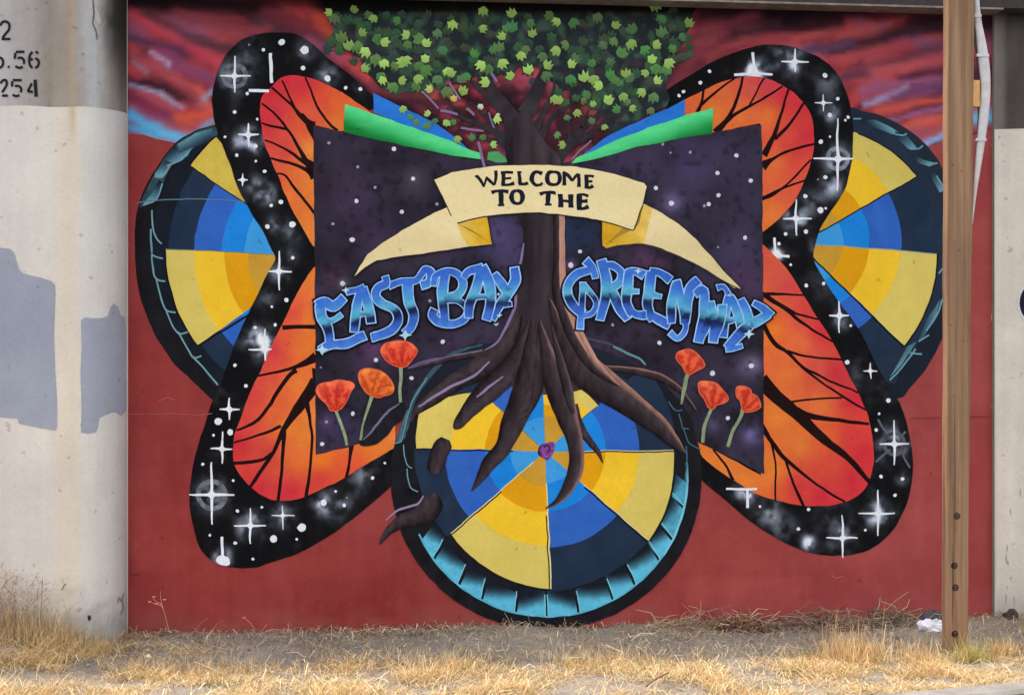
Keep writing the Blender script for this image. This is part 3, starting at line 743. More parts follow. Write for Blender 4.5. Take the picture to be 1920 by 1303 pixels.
# sidewall blocks, painted cyan towards the outside
IN_A, IN_B = 240, 238
def side_inner(t): return (1024 + 238 * math.cos(t), 868 + 246 * math.sin(t))
def side_outer(t): return (1026 + 263 * math.cos(t), 893 + 262 * math.sin(t))
degs = [2, 13, 27, 37, 51, 62, 77, 90, 103, 118, 129, 144, 154]
DEEP = [.95, .97, .94, .98, .95, .98, .95, .94, .98, .95, .97, .95, .96]
for i in range(len(degs) - 1):
    t0, t1 = math.radians(degs[i] + .6), math.radians(degs[i + 1] - .6)
    mid = (t0 + t1) / 2
    tt = np.linspace(t0, t1, 6)
    dp = DEEP[i]
    inn = [side_inner(t) for t in tt[::-1]]
    ccx, ccy = 1025, 880
    inn = [(ccx + (a - ccx) * (dp + .03 * k / 5), ccy + (b - ccy) * (dp + .03 * k / 5)) for k, (a, b) in enumerate(inn)]
    pl = [side_outer(t) for t in tt] + inn
    strength = 0.35 + 0.65 * sstep(150, 90, abs(0)) * (1.0 if 30 < math.degrees(mid) < 156 else 0.7)
    flip = 1 if degs[i] < 84 else -1
    def f(x, y, t0=t0, t1=t1, s=strength, flip=flip):
        th = np.arctan2((y - 885) / 262, (x - 1026) / 263)
        u = np.clip((th - t0) / (t1 - t0), 0, 1)
        rr = np.hypot((x - 1026) / 263, (y - 893) / 262)
        v = np.clip((rr - 0.84) / 0.17, 0, 1)
        uu = u if flip > 0 else 1 - u
        a = np.clip(v * 1.7 + (uu - 0.6) * 0.8, 0, 1) ** 1.3
        a = a * s * (0.8 + 0.4 * fbm(x / 6, y / 6, 9))
        a = np.clip(a, 0, 1)[:, None]
        return np.array([18., 24, 34]) * (1 - a) + np.array([92., 186, 216]) * a
    paint("tread_block", pl, f, 19, tb, 6)
    edge = [side_outer(t1 if flip > 0 else t0), side_inner(t1 if flip > 0 else t0)]
    stroke("tread_highlight", [edge[0], ((edge[0][0] + edge[1][0]) / 2, (edge[0][1] + edge[1][1]) / 2 - 2), edge[1]], (120, 196, 214), 20, tb, 2.0, sm=0)
stroke("tread_highlight", [side_outer(t) for t in np.linspace(math.radians(-6), math.radians(34), 16)], lambda x, y: np.array([110., 186, 206]) * (0.45 + 0.6 * sstep(820, 930, y))[:, None], 20, tb, 4, sm=0)
stroke('tread_highlight', [side_outer(t) for t in np.linspace(math.radians(30), math.radians(156), 60)], lambda x, y: np.array([96., 184, 212]) * (.75 + .4 * fbm(x / 9, y / 9, 3))[:, None], 20, tb, 3.4, sm=0)
# rim
def rim_col(x, y):
    return np.array([27., 43, 64]) + ((fbm(x / 40, y / 40, 18) - .5) * 16)[:, None] - (sstep(720, 640, y) * 10)[:, None] * np.array([0, .4, 1.2])
paint("tyre_sidewall", smooth([(776, 850), (780, 800), (790, 765), (840, 725), (930, 690), (1040, 680), (1130, 690), (1200, 730), (1250, 790), (1268, 850), (1262, 920), (1236, 985), (1190, 1040), (1120, 1085), (1034, 1108), (960, 1080), (890, 1040), (838, 1000), (800, 940), (782, 895)], True, 4), rim_col, 21, tb, 24)
c2 = (1022, 846)
RI = (66, 113, 176)
def w2(a0, a1, kind, rout, rings=RI): wedge(tb, c2, a0, a1, rings, kind, 22, rout)
w2(178.5, 161.5, 'y', (242, 247)); w2(161.5, 137, 'y', (247, 160), (66, 113, 158))
w2(137, 92, 'b', (150, 140), (64, 108, 138)); w2(92, 41, 'y', (140, 131), (66, 88, 110)); w2(41, 0.5, 'b', (245, 246))
w2(0.5, -41, 'y', (241, 256)); w2(-41, -87.5, 'b', (246, 252), (60, 112, 180)); w2(-87.5, -139, 'y', (258, 234)); w2(-139, -181.5, 'b', (244, 244), (66, 112, 188))
def edge_line(a, r0, r1, col, w, off=0):
    ca, sa = math.cos(math.radians(a)), math.sin(math.radians(a))
    ox, oy = off * sa, off * ca
    stroke("spoke_outline", [(c2[0] + r0 * ca + ox, c2[1] - r0 * sa + oy), (c2[0] + r1 * ca + ox, c2[1] - r1 * sa + oy)], col, 24, tb, w, sm=0)
PO, DK = (216, 206, 160), (20, 22, 28)
edge_line(178.5, 60, 242, DK, 2.4, -2); edge_line(0.5, 60, 241, DK, 2.2, 2); edge_line(-41, 100, 256, DK, 3.0, 2); edge_line(-41, 95, 256, PO, 1.5, -.8)
edge_line(-87.5, 60, 258, PO, 2.0, 0); edge_line(-87.5, 120, 258, DK, 2.2, 3.0); edge_line(-139, 30, 234, PO, 1.8, 0); edge_line(-139, 110, 234, DK, 2.4, -2.4)
edge_line(137, 20, 130, (120, 120, 100), 1.6); edge_line(41, 60, 128, (90, 90, 80), 1.6); edge_line(92, 20, 90, (150, 140, 90), 1.6); edge_line(0.5, 70, 240, PO, 1.4, 0)
stroke("spoke_outline", arc(c2, (260, 236), -87.5, -139, 14), DK, 24, tb, 3.4, sm=0)
stroke("spoke_outline", arc(c2, (243, 258), 0.5, -41, 12), DK, 24, tb, 3.4, sm=0)
stroke("spoke_outline", arc(c2, (249, 244), 161.5, 178.5, 6), DK, 24, tb, 3.4, sm=0)
# upper left arm of the sidewall ring
stroke("tread_highlight", [(905, 646, 2), (870, 655, 5), (836, 672, 8), (802, 708, 8), (778, 745, 8), (764, 790, 9), (756, 822, 8)], lambda x, y: np.array([46., 74, 86]) + ((fbm(x / 5, y / 9, 3) - .4) * 50)[:, None], 19, tb)
paint("tread_block", [(762, 770), (742, 826), (740, 831), (752, 827), (758, 800), (770, 762)], teal_block(742, 800, 764, 806), 19, tb, 5)
for ln in ([(739, 831), (752, 828), (757, 812), (764, 780), (776, 748), (800, 708)], [(756, 834), (758, 856), (764, 872), (773, 877)], [(763, 878), (766, 902), (771, 915), (784, 921)], [(795, 866), (798, 884), (797, 908)]):
    stroke("tread_highlight", ln, (100, 142, 156), 20, tb, 2.2, sm=4)
for ln in ([(1252, 752), (1262, 766), (1270, 770), (1278, 769)], [(1272, 776), (1282, 806), (1290, 828), (1302, 838), (1312, 842)], [(1278, 802), (1292, 804)], [(1286, 836), (1288, 870), (1284, 900)]):
    stroke("tread_highlight", ln, (60, 98, 112), 20, tb, 2.4, sm=4)

# ------------------------------------------------------------------ tree: crown, branches, leaves
tree = empty("painted_tree", (0, 0, 0), mural)
def crown_col(x, y):
    n = fbm(x / 26, y / 26, 81); m = fbm(x / 60, y / 60, 85)
    c = np.array([35., 43, 47]) * (0.6 + 0.7 * n)[:, None] + (m - .5)[:, None] * np.array([16, 12, 18])
    bl = sstep(.55, .68, fbm(x / 13, y / 13, 90, 2)); c = c + (bl * 36)[:, None] * np.array([.55, 1.05, .5])
    red = sstep(.66, .76, fbm(x / 34, y / 9, 95))
    c = c * (1 - .35 * red)[:, None] + np.array([120., 48, 50]) * (.35 * red)[:, None]
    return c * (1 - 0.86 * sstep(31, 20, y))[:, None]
crown_pts = [(598, -18), (606, 8), (618, 22), (616, 42), (626, 52), (634, 66), (650, 82), (660, 100), (676, 110), (680, 126), (690, 140), (702, 152), (714, 166), (730, 170), (742, 180), (760, 172), (776, 178), (786, 166), (800, 172), (812, 160), (826, 166), (840, 150), (850, 158), (866, 146), (884, 150), (900, 142),
             (920, 152), (940, 140), (956, 150), (972, 128), (1000, 124), (1016, 134), (1024, 150), (1044, 158), (1052, 172), (1066, 168), (1080, 190), (1096, 182), (1106, 206), (1124, 208), (1136, 232), (1142, 246), (1152, 250), (1180, 234), (1204, 222), (1228, 210), (1250, 200), (1256, 184), (1246, 164), (1252, 150), (1258, 130), (1268, 116), (1270, 98), (1280, 84), (1286, 66), (1294, 52), (1298, 30), (1306, 16), (1312, -18)]
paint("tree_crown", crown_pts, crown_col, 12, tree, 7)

def bark(x, y):
    n = fbm(x / 7, y / 40, 101)
    return np.array([46., 41, 46]) + ((n - .5) * 46)[:, None] * np.array([1, .95, .95])
for bp in ([(965, 262, 40), (962, 232, 34), (948, 205, 26), (930, 180, 22), (915, 150, 16), (905, 120, 10)], [(985, 215, 34), (1000, 184, 26), (1012, 158, 22), (1022, 132, 16), (1030, 110, 10)],
           [(940, 208, 16), (915, 184, 12), (886, 156, 7), (870, 146, 3)], [(952, 270, 20), (925, 245, 14), (900, 235, 10), (868, 222, 6), (838, 205, 4)], [(1000, 250, 16), (1014, 220, 12), (1024, 200, 9), (1036, 176, 5), (1040, 150, 3)],
           [(1010, 262, 16), (1030, 228, 10), (1052, 208, 7), (1080, 190, 3)], [(1046, 300, 22), (1062, 276, 18), (1086, 248, 14), (1116, 222, 10), (1150, 205, 5), (1178, 198, 3)], [(1062, 276, 12), (1090, 262, 10), (1118, 240, 9), (1150, 224, 8), (1180, 206, 4)],
           [(925, 245, 10), (916, 226, 6), (914, 205, 4)], [(1086, 248, 9), (1098, 226, 6), (1104, 206, 3)], [(935, 265, 12), (915, 262, 8), (890, 252, 5)], [(905, 168, 10), (895, 140, 6), (888, 124, 3)], [(1046, 300, 14), (1078, 272, 7), (1112, 256, 3)]):
    stroke("branch", bp, bark, 17, tree, sm=5)
for ln, w in (([(790, 172), (806, 186), (822, 204)], 4), ([(826, 208), (842, 211), (858, 215)], 5), ([(842, 158), (852, 172), (862, 187)], 4), ([(875, 204), (882, 210), (889, 217)], 5), ([(864, 240), (885, 244), (906, 246)], 4),
              ([(897, 266), (902, 288), (909, 314)], 5), ([(922, 138), (928, 146), (932, 154)], 5), ([(916, 212), (921, 228), (926, 242)], 3), ([(1072, 300), (1088, 282), (1108, 264)], 3)):
    stroke("branch_highlight", ln, (128, 106, 140), 25, tree, w, sm=3)

def leaf_shape(kind, r, a):
    lob = {0: [(0, 1.0), (.32, .55), (.85, .62), (.80, .1), (.72, -.40), (.35, -.66), (0, -.7), (-.35, -.66), (-.74, -.40), (-.80, .1), (-.85, .6), (-.32, .55)],
           1: [(0, 1), (.46, .66), (.95, .42), (.80, -.12), (.78, -.72), (.34, -.34), (.04, -1.05), (-.28, -.34), (-.76, -.70), (-.85, -.2), (-.88, .32), (-.5, .72)],
           2: [(0, .85), (.6, .55), (.82, 0), (.5, -.55), (0, -.95), (-.5, -.5), (-.8, .05), (-.55, .6)]}[kind]
    ca, sa = math.cos(a), math.sin(a)
    return [(r * (x * ca - y * sa), r * (x * sa + y * ca)) for x, y in lob]
def leaf(x, y, r, c, layer, kind=None, a=None):
    kind = random.choice((0, 0, 1, 1, 1)) if kind is None else kind
    a = random.gauss(0, .7) + (math.pi if random.random() < .5 else 0) if a is None else a
    pl = [(x + p + random.uniform(-.6, .6), y + q + random.uniform(-.6, .6)) for p, q in leaf_shape(kind, r, a)]
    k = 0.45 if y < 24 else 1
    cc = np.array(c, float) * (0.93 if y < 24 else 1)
    def f(px, py):
        t = (py - y) / r * 0.10
        return cc * (1 - t[:, None]) + ((fbm(px / 3, py / 3, 7) - .5) * 22)[:, None]
    paint("leaf", pl, f, layer, tree, 3.2)
TW = [[(985, 240, 8), (1004, 205, 5), (1008, 180, 2)], [(930, 240, 7), (905, 215, 5), (880, 190, 2)], [(912, 236, 6), (880, 236, 4), (850, 248, 2)], [(1070, 262, 7), (1066, 240, 5), (1072, 215, 2)], [(1110, 228, 6), (1126, 205, 4), (1130, 190, 2)], [(880, 160, 6), (850, 158, 3), (826, 168, 2)], [(868, 222, 5), (846, 196, 3), (830, 182, 2)]]
for bp in TW:
    stroke("branch", bp, bark, 17, tree, sm=5)
BR = [(617, 24), (663, 19), (700, 35), (680, 62), (653, 85), (684, 100), (721, 80), (761, 67), (800, 81), (797, 112), (721, 121), (752, 118), (763, 116), (686, 129), (718, 153), (754, 152), (784, 149), (805, 168), (756, 206), (802, 213), (839, 136), (848, 49), (906, 23), (906, 55), (959, 25),
      (940, 69), (998, 63), (1042, 42), (1042, 96), (977, 106), (901, 124), (943, 121), (845, 138), (990, 131), (957, 144), (1027, 122), (909, 155), (869, 171), (1039, 188), (837, 232), (932, 226), (1154, 49), (1229, 14), (1292, 43), (1184, 85), (1230, 85), (1223, 113), (1255, 120), (1173, 138), (1209, 138), (1233, 151),
      (1094, 144), (1113, 150), (1122, 161), (1202, 175), (1168, 184), (1141, 189), (1112, 196), (1186, 204), (1083, 213), (1133, 239), (1053, 273), (1046, 189), (926, 272), (858, 262), (1071, 120)]
MD = [(627, 38), (690, 30), (640, 70), (670, 90), (710, 75), (745, 40), (785, 75), (820, 65), (830, 95), (765, 85), (705, 115), (740, 125), (785, 125), (800, 135), (715, 145), (735, 165), (780, 165), (820, 150), (890, 100), (935, 88), (950, 55), (985, 95), (925, 95), (960, 50), (995, 45), (1030, 30), (1060, 85), (1018, 108), (1025, 145),
      (1120, 35), (1075, 45), (1185, 55), (1240, 60), (1280, 70), (1210, 95), (1260, 92), (1150, 80), (1165, 100), (1080, 110), (1230, 132), (1250, 132), (1180, 148), (1160, 155), (1070, 150), (1225, 185), (1220, 210), (1155, 205), (1095, 190), (1063, 222), (1108, 228), (1045, 255), (770, 220), (780, 232), (800, 235), (815, 228), (850, 230),
      (885, 258), (905, 258), (1130, 86), (1144, 140), (1145, 116), (1109, 120), (838, 175), (865, 150), (915, 132), (875, 145), (1176, 192), (1152, 150), (1100, 178), (1240, 38), (1262, 22)]
inside = []
while len(inside) < 118:
    x, y = random.uniform(615, 1295), random.uniform(27, 195)
    lim = 150 if 850 < x < 1040 else 200
    e = (x - 955) / 350
    if y < lim * (1 - .55 * e * e) + 25 * (e > 0) and all((x - a) ** 2 + (y - b) ** 2 > 150 for a, b in inside):
        inside.append((x, y))
for x, y in inside:
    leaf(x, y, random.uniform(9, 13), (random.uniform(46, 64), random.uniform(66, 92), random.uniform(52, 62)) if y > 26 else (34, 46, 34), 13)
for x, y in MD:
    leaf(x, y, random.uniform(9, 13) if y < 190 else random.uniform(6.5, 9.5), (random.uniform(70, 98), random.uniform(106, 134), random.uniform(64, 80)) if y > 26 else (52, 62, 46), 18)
for x, y in BR:
    leaf(x, y, random.uniform(9.2, 11.8) if y < 190 else random.uniform(7, 9.4), ((kk := random.uniform(.8, 1.02)) * 160, kk * 198, kk * 102), 26)
leaf(850, 186, 8, (196, 168, 84), 26); leaf(805, 168, 8, (192, 178, 110), 27); leaf(901, 201, 6, (190, 200, 178), 26); leaf(933, 216, 5, (196, 196, 170), 26)

# ------------------------------------------------------------------ trunk and roots
def trunk_col(x, y):
    cxl = np.interp(y, [400, 500, 600, 650, 700, 760], [1016, 1014, 1010, 1010, 1012, 1016])
    hw = np.interp(y, [300, 400, 520, 600, 660, 720, 780], [46, 42, 44, 60, 90, 140, 180])
    s = (x - cxl) / hw
    r = fbm(s * 2.6, y / 150, 111)
    r2 = fbm(s * 4.5, y / 70, 117, 2)
    c = np.array([50., 41, 45]) + ((r - .5) * 68)[:, None] * np.array([1, .93, .92]) + ((r2 - .5) * 22)[:, None]
    c = c + (sstep(.35, .0, np.abs(s - .1)) * 8)[:, None]
    return c
trunk_pts = [(946, 262), (962, 225), (985, 205), (1002, 240), (1024, 270), (1046, 290), (1052, 312), (1055, 405), (1056, 470), (1057, 546), (1071, 593), (1093, 643), (1116, 682), (1124, 706), (1096, 728), (1062, 736), (1030, 740), (1000, 738), (964, 728), (930, 712), (902, 692), (890, 674), (905, 657), (928, 643), (944, 615), (961, 582), (966, 549), (972, 502), (980, 455), (980, 428), (969, 405), (962, 360), (952, 310)]
paint("tree_trunk", smooth(trunk_pts, True, 3), trunk_col, 24, tree, 6)

def root_col(hl, side, width, pts):
    """lit edge painted along one side of the root"""
    P = np.array(pts, float)[:, :2]
    def f(x, y):
        d = np.full(len(x), 1e9); sg = np.zeros(len(x))
        for i in range(len(P) - 1):
            a, b = P[i], P[i + 1]; ab = b - a
            t = np.clip(((x - a[0]) * ab[0] + (y - a[1]) * ab[1]) / (ab @ ab), 0, 1)
            qx, qy = a[0] + t * ab[0], a[1] + t * ab[1]
            dd = np.hypot(x - qx, y - qy)
            s = np.sign(ab[0] * (y - qy) - ab[1] * (x - qx))
            m = dd < d
            d = np.where(m, dd, d); sg = np.where(m, s, sg)
        e = np.clip(sg * side * d / (width * .5), -1, 1)
        n = fbm(x / 5, y / 22, 121)
        c = np.array([42., 36, 40]) + ((n - .5) * 34)[:, None]
        k = (sstep(.3, .9, e) * (.75 + .4 * n))[:, None]
        c = c * (1 - k) + np.array(hl, float) * k
        return c - (sstep(-.5, -1, e) * 16)[:, None]
    return f
def root(pts, hl=None, side=-1, layer=26, name="root", e0=.4):
    p = smooth(pts, False, 6)
    # cross strips so that the lit edge has paint to live on
    V, F = [], []
    t = np.gradient(p[:, :2], axis=0); t /= np.maximum(np.linalg.norm(t, axis=1), 1e-6)[:, None]
    nn = np.stack([-t[:, 1], t[:, 0]], 1)
    K = 8
    for i in range(len(p)):
        for k in range(K + 1):
            V.append(p[i, :2] + nn[i] * p[i, 2] * (k / K - .5))
    for i in range(len(p) - 1):
        for k in range(K):
            a = i * (K + 1) + k
            F.append((a, a + 1, a + K + 2, a + K + 1))
    V = np.array(V)
    e = np.tile(np.linspace(-1, 1, K + 1), len(p)) * side
    n = fbm(V[:, 0] / 5, V[:, 1] / 22, 121)
    c = np.array([47., 38, 42]) + ((n - .5) * 42)[:, None]
    if hl is not None:
        k = (sstep(e0, .95, e) * (.7 + .5 * n)).clip(0, 1)[:, None]
        c = c * (1 - k) + np.array(hl, float) * k
    c = c + (np.exp(-((e - .35) / .4) ** 2) * 14)[:, None] * np.array([1., .86, .92]) - (sstep(-.3, -1, e) * 24)[:, None]
    return mesh_obj(name, to_world(V, layer * LAYER, None, np.repeat(np.arange(len(p)) * 2e-6, K + 1)), fix_up(V, F), PAINT, tree, lin(np.clip(c, 0, 255)))
WARM, LAV = (168, 122, 102), (136, 118, 152)
root([(1030, 560, 3), (1046, 610, 26), (1068, 655, 50), (1096, 694, 64), (1134, 724, 60), (1190, 764, 46), (1236, 800, 36), (1262, 828, 24), (1284, 850, 4)], WARM, -1, 27)
root([(1096, 680, 6), (1130, 690, 9), (1180, 694, 13), (1225, 704, 16), (1262, 722, 12), (1284, 742, 8), (1305, 772, 2)], WARM, -1, 24)
root([(1072, 760, 24), (1086, 800, 18), (1106, 828, 14), (1120, 846, 10), (1130, 868, 2)], None, -1, 25)
root([(1012, 600, 3), (1020, 650, 26), (1034, 695, 42), (1050, 740, 48), (1062, 780, 40), (1078, 830, 30), (1078, 880, 28), (1062, 918, 22), (1044, 940, 12), (1022, 954, 2)], (138, 104, 100), -1, 28)
root([(1000, 590, 3), (998, 640, 26), (994, 690, 44), (984, 740, 52), (962, 790, 44), (944, 836, 32), (918, 868, 28), (902, 894, 18), (884, 920, 2)], None, -1, 27)
root([(990, 600, 3), (978, 645, 26), (958, 690, 44), (925, 724, 46), (896, 750, 38), (872, 778, 26), (858, 796, 20), (851, 803, 6)], None, -1, 26)
stroke("root_highlight", [(942, 706, 2), (915, 726, 5), (893, 744, 3)], LAV, 30, tree, sm=4)
root([(978, 585, 3), (962, 625, 24), (938, 664, 42), (900, 692, 44), (860, 712, 34), (818, 742, 28), (784, 768, 16), (770, 790, 4)], None, 1, 25)
stroke("root_highlight", [(918, 678, 3), (890, 704, 5), (850, 722, 5), (815, 742, 5), (785, 763, 3)], LAV, 30, tree, sm=5)
root([(905, 662, 14), (850, 672, 12), (810, 682, 10), (765, 692, 3)], LAV, 1, 22)
stroke("root_highlight", [(764, 690, 2), (795, 678, 4), (836, 670, 2)], (98, 82, 122), 25, tree, sm=4)
paint("root", smooth([(757, 754), (735, 762), (712, 788), (694, 810), (674, 826), (680, 836), (706, 832), (724, 818), (740, 798), (756, 784)], True, 4), lambda x, y: np.array([26., 24, 32]) + ((fbm(x / 8, y / 8, 3) - .5) * 18)[:, None], 21, tree, 8)
stroke("root_highlight", [(748, 756, 2), (728, 770, 4), (712, 788, 4), (695, 810, 3), (680, 824, 2)], (106, 110, 130), 23, tree, sm=4)
root([(836, 822, 16), (832, 832, 32), (824, 850, 34), (818, 870, 34), (814, 884, 24), (813, 889, 8)], None, -1, 27)
root([(818, 926, 10), (812, 938, 40), (800, 958, 46), (780, 970, 34), (752, 978, 26), (732, 992, 16), (720, 1006, 10), (711, 1020, 2)], None, 1, 27)
stroke("root_highlight", [(794, 928, 2), (782, 944, 4), (764, 950, 4), (742, 958, 4), (722, 976, 2)], (140, 124, 156), 30, tree, sm=4)
root([(1008, 620, 2), (1010, 670, 14), (1008, 720, 20), (1000, 756, 14), (990, 776, 3)], None, 1, 29)
root([(1034, 610, 2), (1044, 655, 12), (1056, 700, 18), (1066, 740, 18), (1074, 776, 8)], (96, 78, 78), -1, 29)
# lit edges of the trunk
root([(1047, 396, 22), (1048, 470, 22), (1047, 530, 26), (1050, 556, 28), (1064, 596, 30), (1082, 636, 32), (1102, 670, 30), (1126, 698, 20), (1160, 724, 5)], (188, 138, 118), -1, 30, "trunk_highlight", -.3)
stroke("trunk_highlight", [(1052, 402, 8), (1052.5, 470, 9), (1052.5, 530, 9), (1058, 562, 8), (1071, 600, 6), (1088, 640, 4), (1105, 669, 1)], lambda x, y: np.array([178., 132, 114]) + ((fbm(x / 4, y / 24, 4) - .5) * 50)[:, None], 31, tree, sm=5)
stroke("trunk_highlight", [(981, 456, 2), (976, 490, 5), (968, 535, 5), (965, 575, 5), (950, 610, 5), (933, 640, 4), (908, 656, 2)], (126, 108, 144), 30, tree, sm=5)
# hub in the wheel centre
hub = paint("hub", smooth([(1008, 842), (1012, 834), (1024, 830), (1036, 828), (1040, 838), (1036, 852), (1026, 863), (1016, 858), (1009, 852)], True, 3), lambda x, y: np.array([128., 66, 140]) + ((fbm(x / 5, y / 5, 3) - .5) * 110)[:, None] - (sstep(1018, 1008, x) * 80)[:, None], 26, tb, 3)
stroke("hub_highlight", [(1020, 838), (1026, 834), (1031, 840), (1027, 846)], (56, 34, 84), 27, tb, 4, sm=3)

# ------------------------------------------------------------------ banner
ban = empty("painted_banner", (0, 0, 0), mural)
CREAM = (226, 206, 146)
def ban_col(x, y):
    return np.array([231., 212, 160]) + ((fbm(x / 60, y / 40, 131) - .5) * 20)[:, None] - (sstep(410, 470, y) * 10)[:, None]
def fold_col(dx):
    def f(x, y):
        t = np.clip((x - dx[0]) / (dx[1] - dx[0]), 0, 1)[:, None]
        return np.array([222., 186, 90]) * (1 - t) + np.array([206., 158, 26]) * t + ((fbm(x / 14, y / 10, 3) - .5) * 34)[:, None]
    return f
tailL = [(845, 386), (800, 407), (760, 429), (718, 456), (690, 478), (674, 500), (664, 518), (668, 518), (684, 502), (706, 489), (760, 480), (820, 472), (858, 467), (880, 463), (921, 459), (915, 405), (880, 400)]
paint("ribbon_tail", tailL, ban_col, 31, ban, 20)
paint("ribbon_fold", [(858, 418), (912, 404), (922, 458), (878, 463), (864, 442)], fold_col((862, 918)), 32, ban, 6)
paint("ribbon_fold", [(858, 418), (884, 432), (920, 457), (896, 442), (872, 428)], (150, 112, 30), 33, ban)
tailR = [(1190, 376), (1207, 383), (1240, 400), (1271, 421), (1305, 449), (1332, 480), (1360, 512), (1388, 541), (1375, 539), (1345, 519), (1311, 498), (1265, 476), (1234, 464), (1203, 457), (1173, 458), (1133, 466), (1128, 460), (1129, 410)]
paint("ribbon_tail", tailR, ban_col, 31, ban, 20)
paint("ribbon_fold", [(1129, 410), (1190, 425), (1207, 384), (1222, 392), (1214, 424), (1206, 457), (1173, 458), (1134, 465), (1128, 460)], fold_col((1216, 1130)), 32, ban, 6)
paint("ribbon_fold", [(1187, 428), (1168, 440), (1134, 460), (1160, 436), (1170, 424)], (168, 130, 50), 33, ban)
paint("ribbon_fold", [(1199, 394), (1206, 386), (1198, 416), (1190, 430), (1186, 428)], (150, 112, 34), 33, ban)
band = [(815, 338), (846, 325), (892, 316), (937, 312), (995, 310), (1052, 311), (1098, 316), (1144, 325), (1178, 335), (1207, 344), (1212, 351), (1204, 385), (1187, 431), (1157, 423), (1128, 414), (1075, 406), (1029, 401), (983, 399), (937, 402), (892, 409), (858, 417), (847, 405), (829, 368)]
paint("ribbon", band, ban_col, 34, ban, 18)
OUTL = (40, 34, 34)
stroke("ribbon_outline", [(858, 418), (892, 410), (937, 403), (983, 400), (1029, 402), (1075, 407), (1128, 415), (1187, 432)], OUTL, 36, ban, 2.2, sm=3)
stroke("ribbon_outline", [(1213, 351), (1204, 386), (1188, 432)], OUTL, 36, ban, 2.0, sm=0)
stroke("ribbon_outline", [(814, 338), (829, 369), (846, 405)], (60, 50, 44), 36, ban, 2.0, sm=0)
stroke("ribbon_outline", [(664, 520), (684, 503), (706, 490), (760, 481), (820, 473), (880, 464), (922, 460), (914, 406)], OUTL, 36, ban, 2.4, sm=0)
stroke("ribbon_outline", [(1128, 414), (1127, 461), (1134, 467)], OUTL, 36, ban, 2.6, sm=0)
stroke("ribbon_outline", [(1208, 382), (1240, 399), (1272, 420), (1306, 448), (1333, 479), (1390, 542)], (58, 46, 46), 36, ban, 1.8, sm=3)
stroke("ribbon_outline", [(1388, 543), (1345, 521), (1311, 500), (1265, 478), (1203, 459), (1173, 460), (1133, 468)], (70, 52, 60), 36, ban, 1.8, sm=3)

# brush lettering: stems and bars with small wedge serifs; strokes in zoom units of a 4.364 enlargement
def Z(pts, ox=800, oy=290, s=4.364):
    return [(ox + p[0] / s, oy + p[1] / s) + ((p[2] / s,) if len(p) > 2 else ()) for p in pts]
INK = lambda x, y: np.array([22., 24, 42]) + ((fbm(x / 4, y / 4, 3) - .5) * 26)[:, None]
LET = {
    'W': [[(395, 180), (425, 176)], [(408, 176, 18), (440, 215, 20), (470, 262, 14)], [(468, 262, 12), (490, 190, 14)], [(484, 186, 16), (520, 220, 20), (552, 252, 14)], [(552, 250, 14), (562, 190, 20), (562, 135, 22)]],
    'E': [[(628, 145, 26), (626, 200, 24), (622, 252, 26)], [(606, 150, 16), (660, 148, 16), (705, 152, 18)], [(626, 198, 14), (690, 196, 16)], [(610, 250, 18), (670, 250, 18), (718, 240, 26)]],
    'L': [[(750, 146, 20), (760, 200, 24), (762, 246, 24)], [(738, 148, 12), (776, 146, 12)], [(752, 246, 18), (800, 244, 18), (828, 236, 22)]],
    'C': [[(944, 158, 26), (912, 144, 18), (880, 150, 24), (862, 190, 28), (870, 230, 26), (900, 250, 20), (934, 246, 18), (944, 228, 12)]],
    'O': [[(1036, 142, 18), (994, 152, 24), (982, 196, 28), (996, 236, 24), (1034, 248, 18), (1076, 238, 22), (1090, 196, 26), (1076, 152, 24), (1036, 142, 18)]],
    'M': [[(1122, 148, 22), (1124, 200, 20), (1126, 252, 26)], [(1112, 142, 16), (1150, 170, 22), (1186, 216, 18)], [(1186, 218, 14), (1212, 184, 18), (1240, 162, 18)], [(1240, 160, 26), (1244, 210, 22), (1244, 268, 28)]],
    'E2': [[(1306, 176, 26), (1306, 220, 24), (1306, 270, 26)], [(1290, 178, 16), (1340, 176, 16), (1362, 184, 18)], [(1306, 222, 14), (1352, 222, 16)], [(1290, 268, 18), (1330, 272, 18), (1358, 256, 26)]],
    'T': [[(532, 318, 26), (570, 304, 18), (620, 302, 20), (668, 308, 24)], [(604, 300, 30), (608, 360, 30), (610, 412, 28)], [(582, 418, 14), (634, 412, 14)]],
    'O2': [[(738, 298, 18), (704, 314, 26), (692, 354, 30), (706, 392, 26), (740, 404, 18), (772, 388, 24), (782, 348, 28), (770, 312, 24), (738, 298, 18)]],
    'T2': [[(926, 326, 26), (960, 312, 18), (1010, 310, 20), (1056, 318, 24)], [(994, 308, 30), (994, 360, 30), (992, 408, 28)], [(966, 410, 14), (1024, 410, 14)]],
    'H': [[(1092, 322, 34), (1094, 380, 32), (1094, 434, 34)], [(1178, 326, 32), (1178, 380, 30), (1176, 436, 34)], [(1094, 380, 18), (1178, 382, 18)]],
    'E3': [[(1244, 330, 36), (1244, 390, 34), (1244, 450, 34)], [(1226, 334, 16), (1280, 332, 18), (1318, 344, 22)], [(1244, 388, 16), (1312, 384, 26)], [(1228, 446, 20), (1280, 448, 20), (1320, 428, 30)]],
}
for k, sts in LET.items():
    lines = []
    for s in sts:
        z = Z(s)
        if len(z[0]) == 2: z = [p + (2.6,) for p in z]
        lines.append(([(a, b, w * 1.3) for a, b, w in z], None))
    strokes_joined("letter", lines, INK, 37, ban, sm=4)

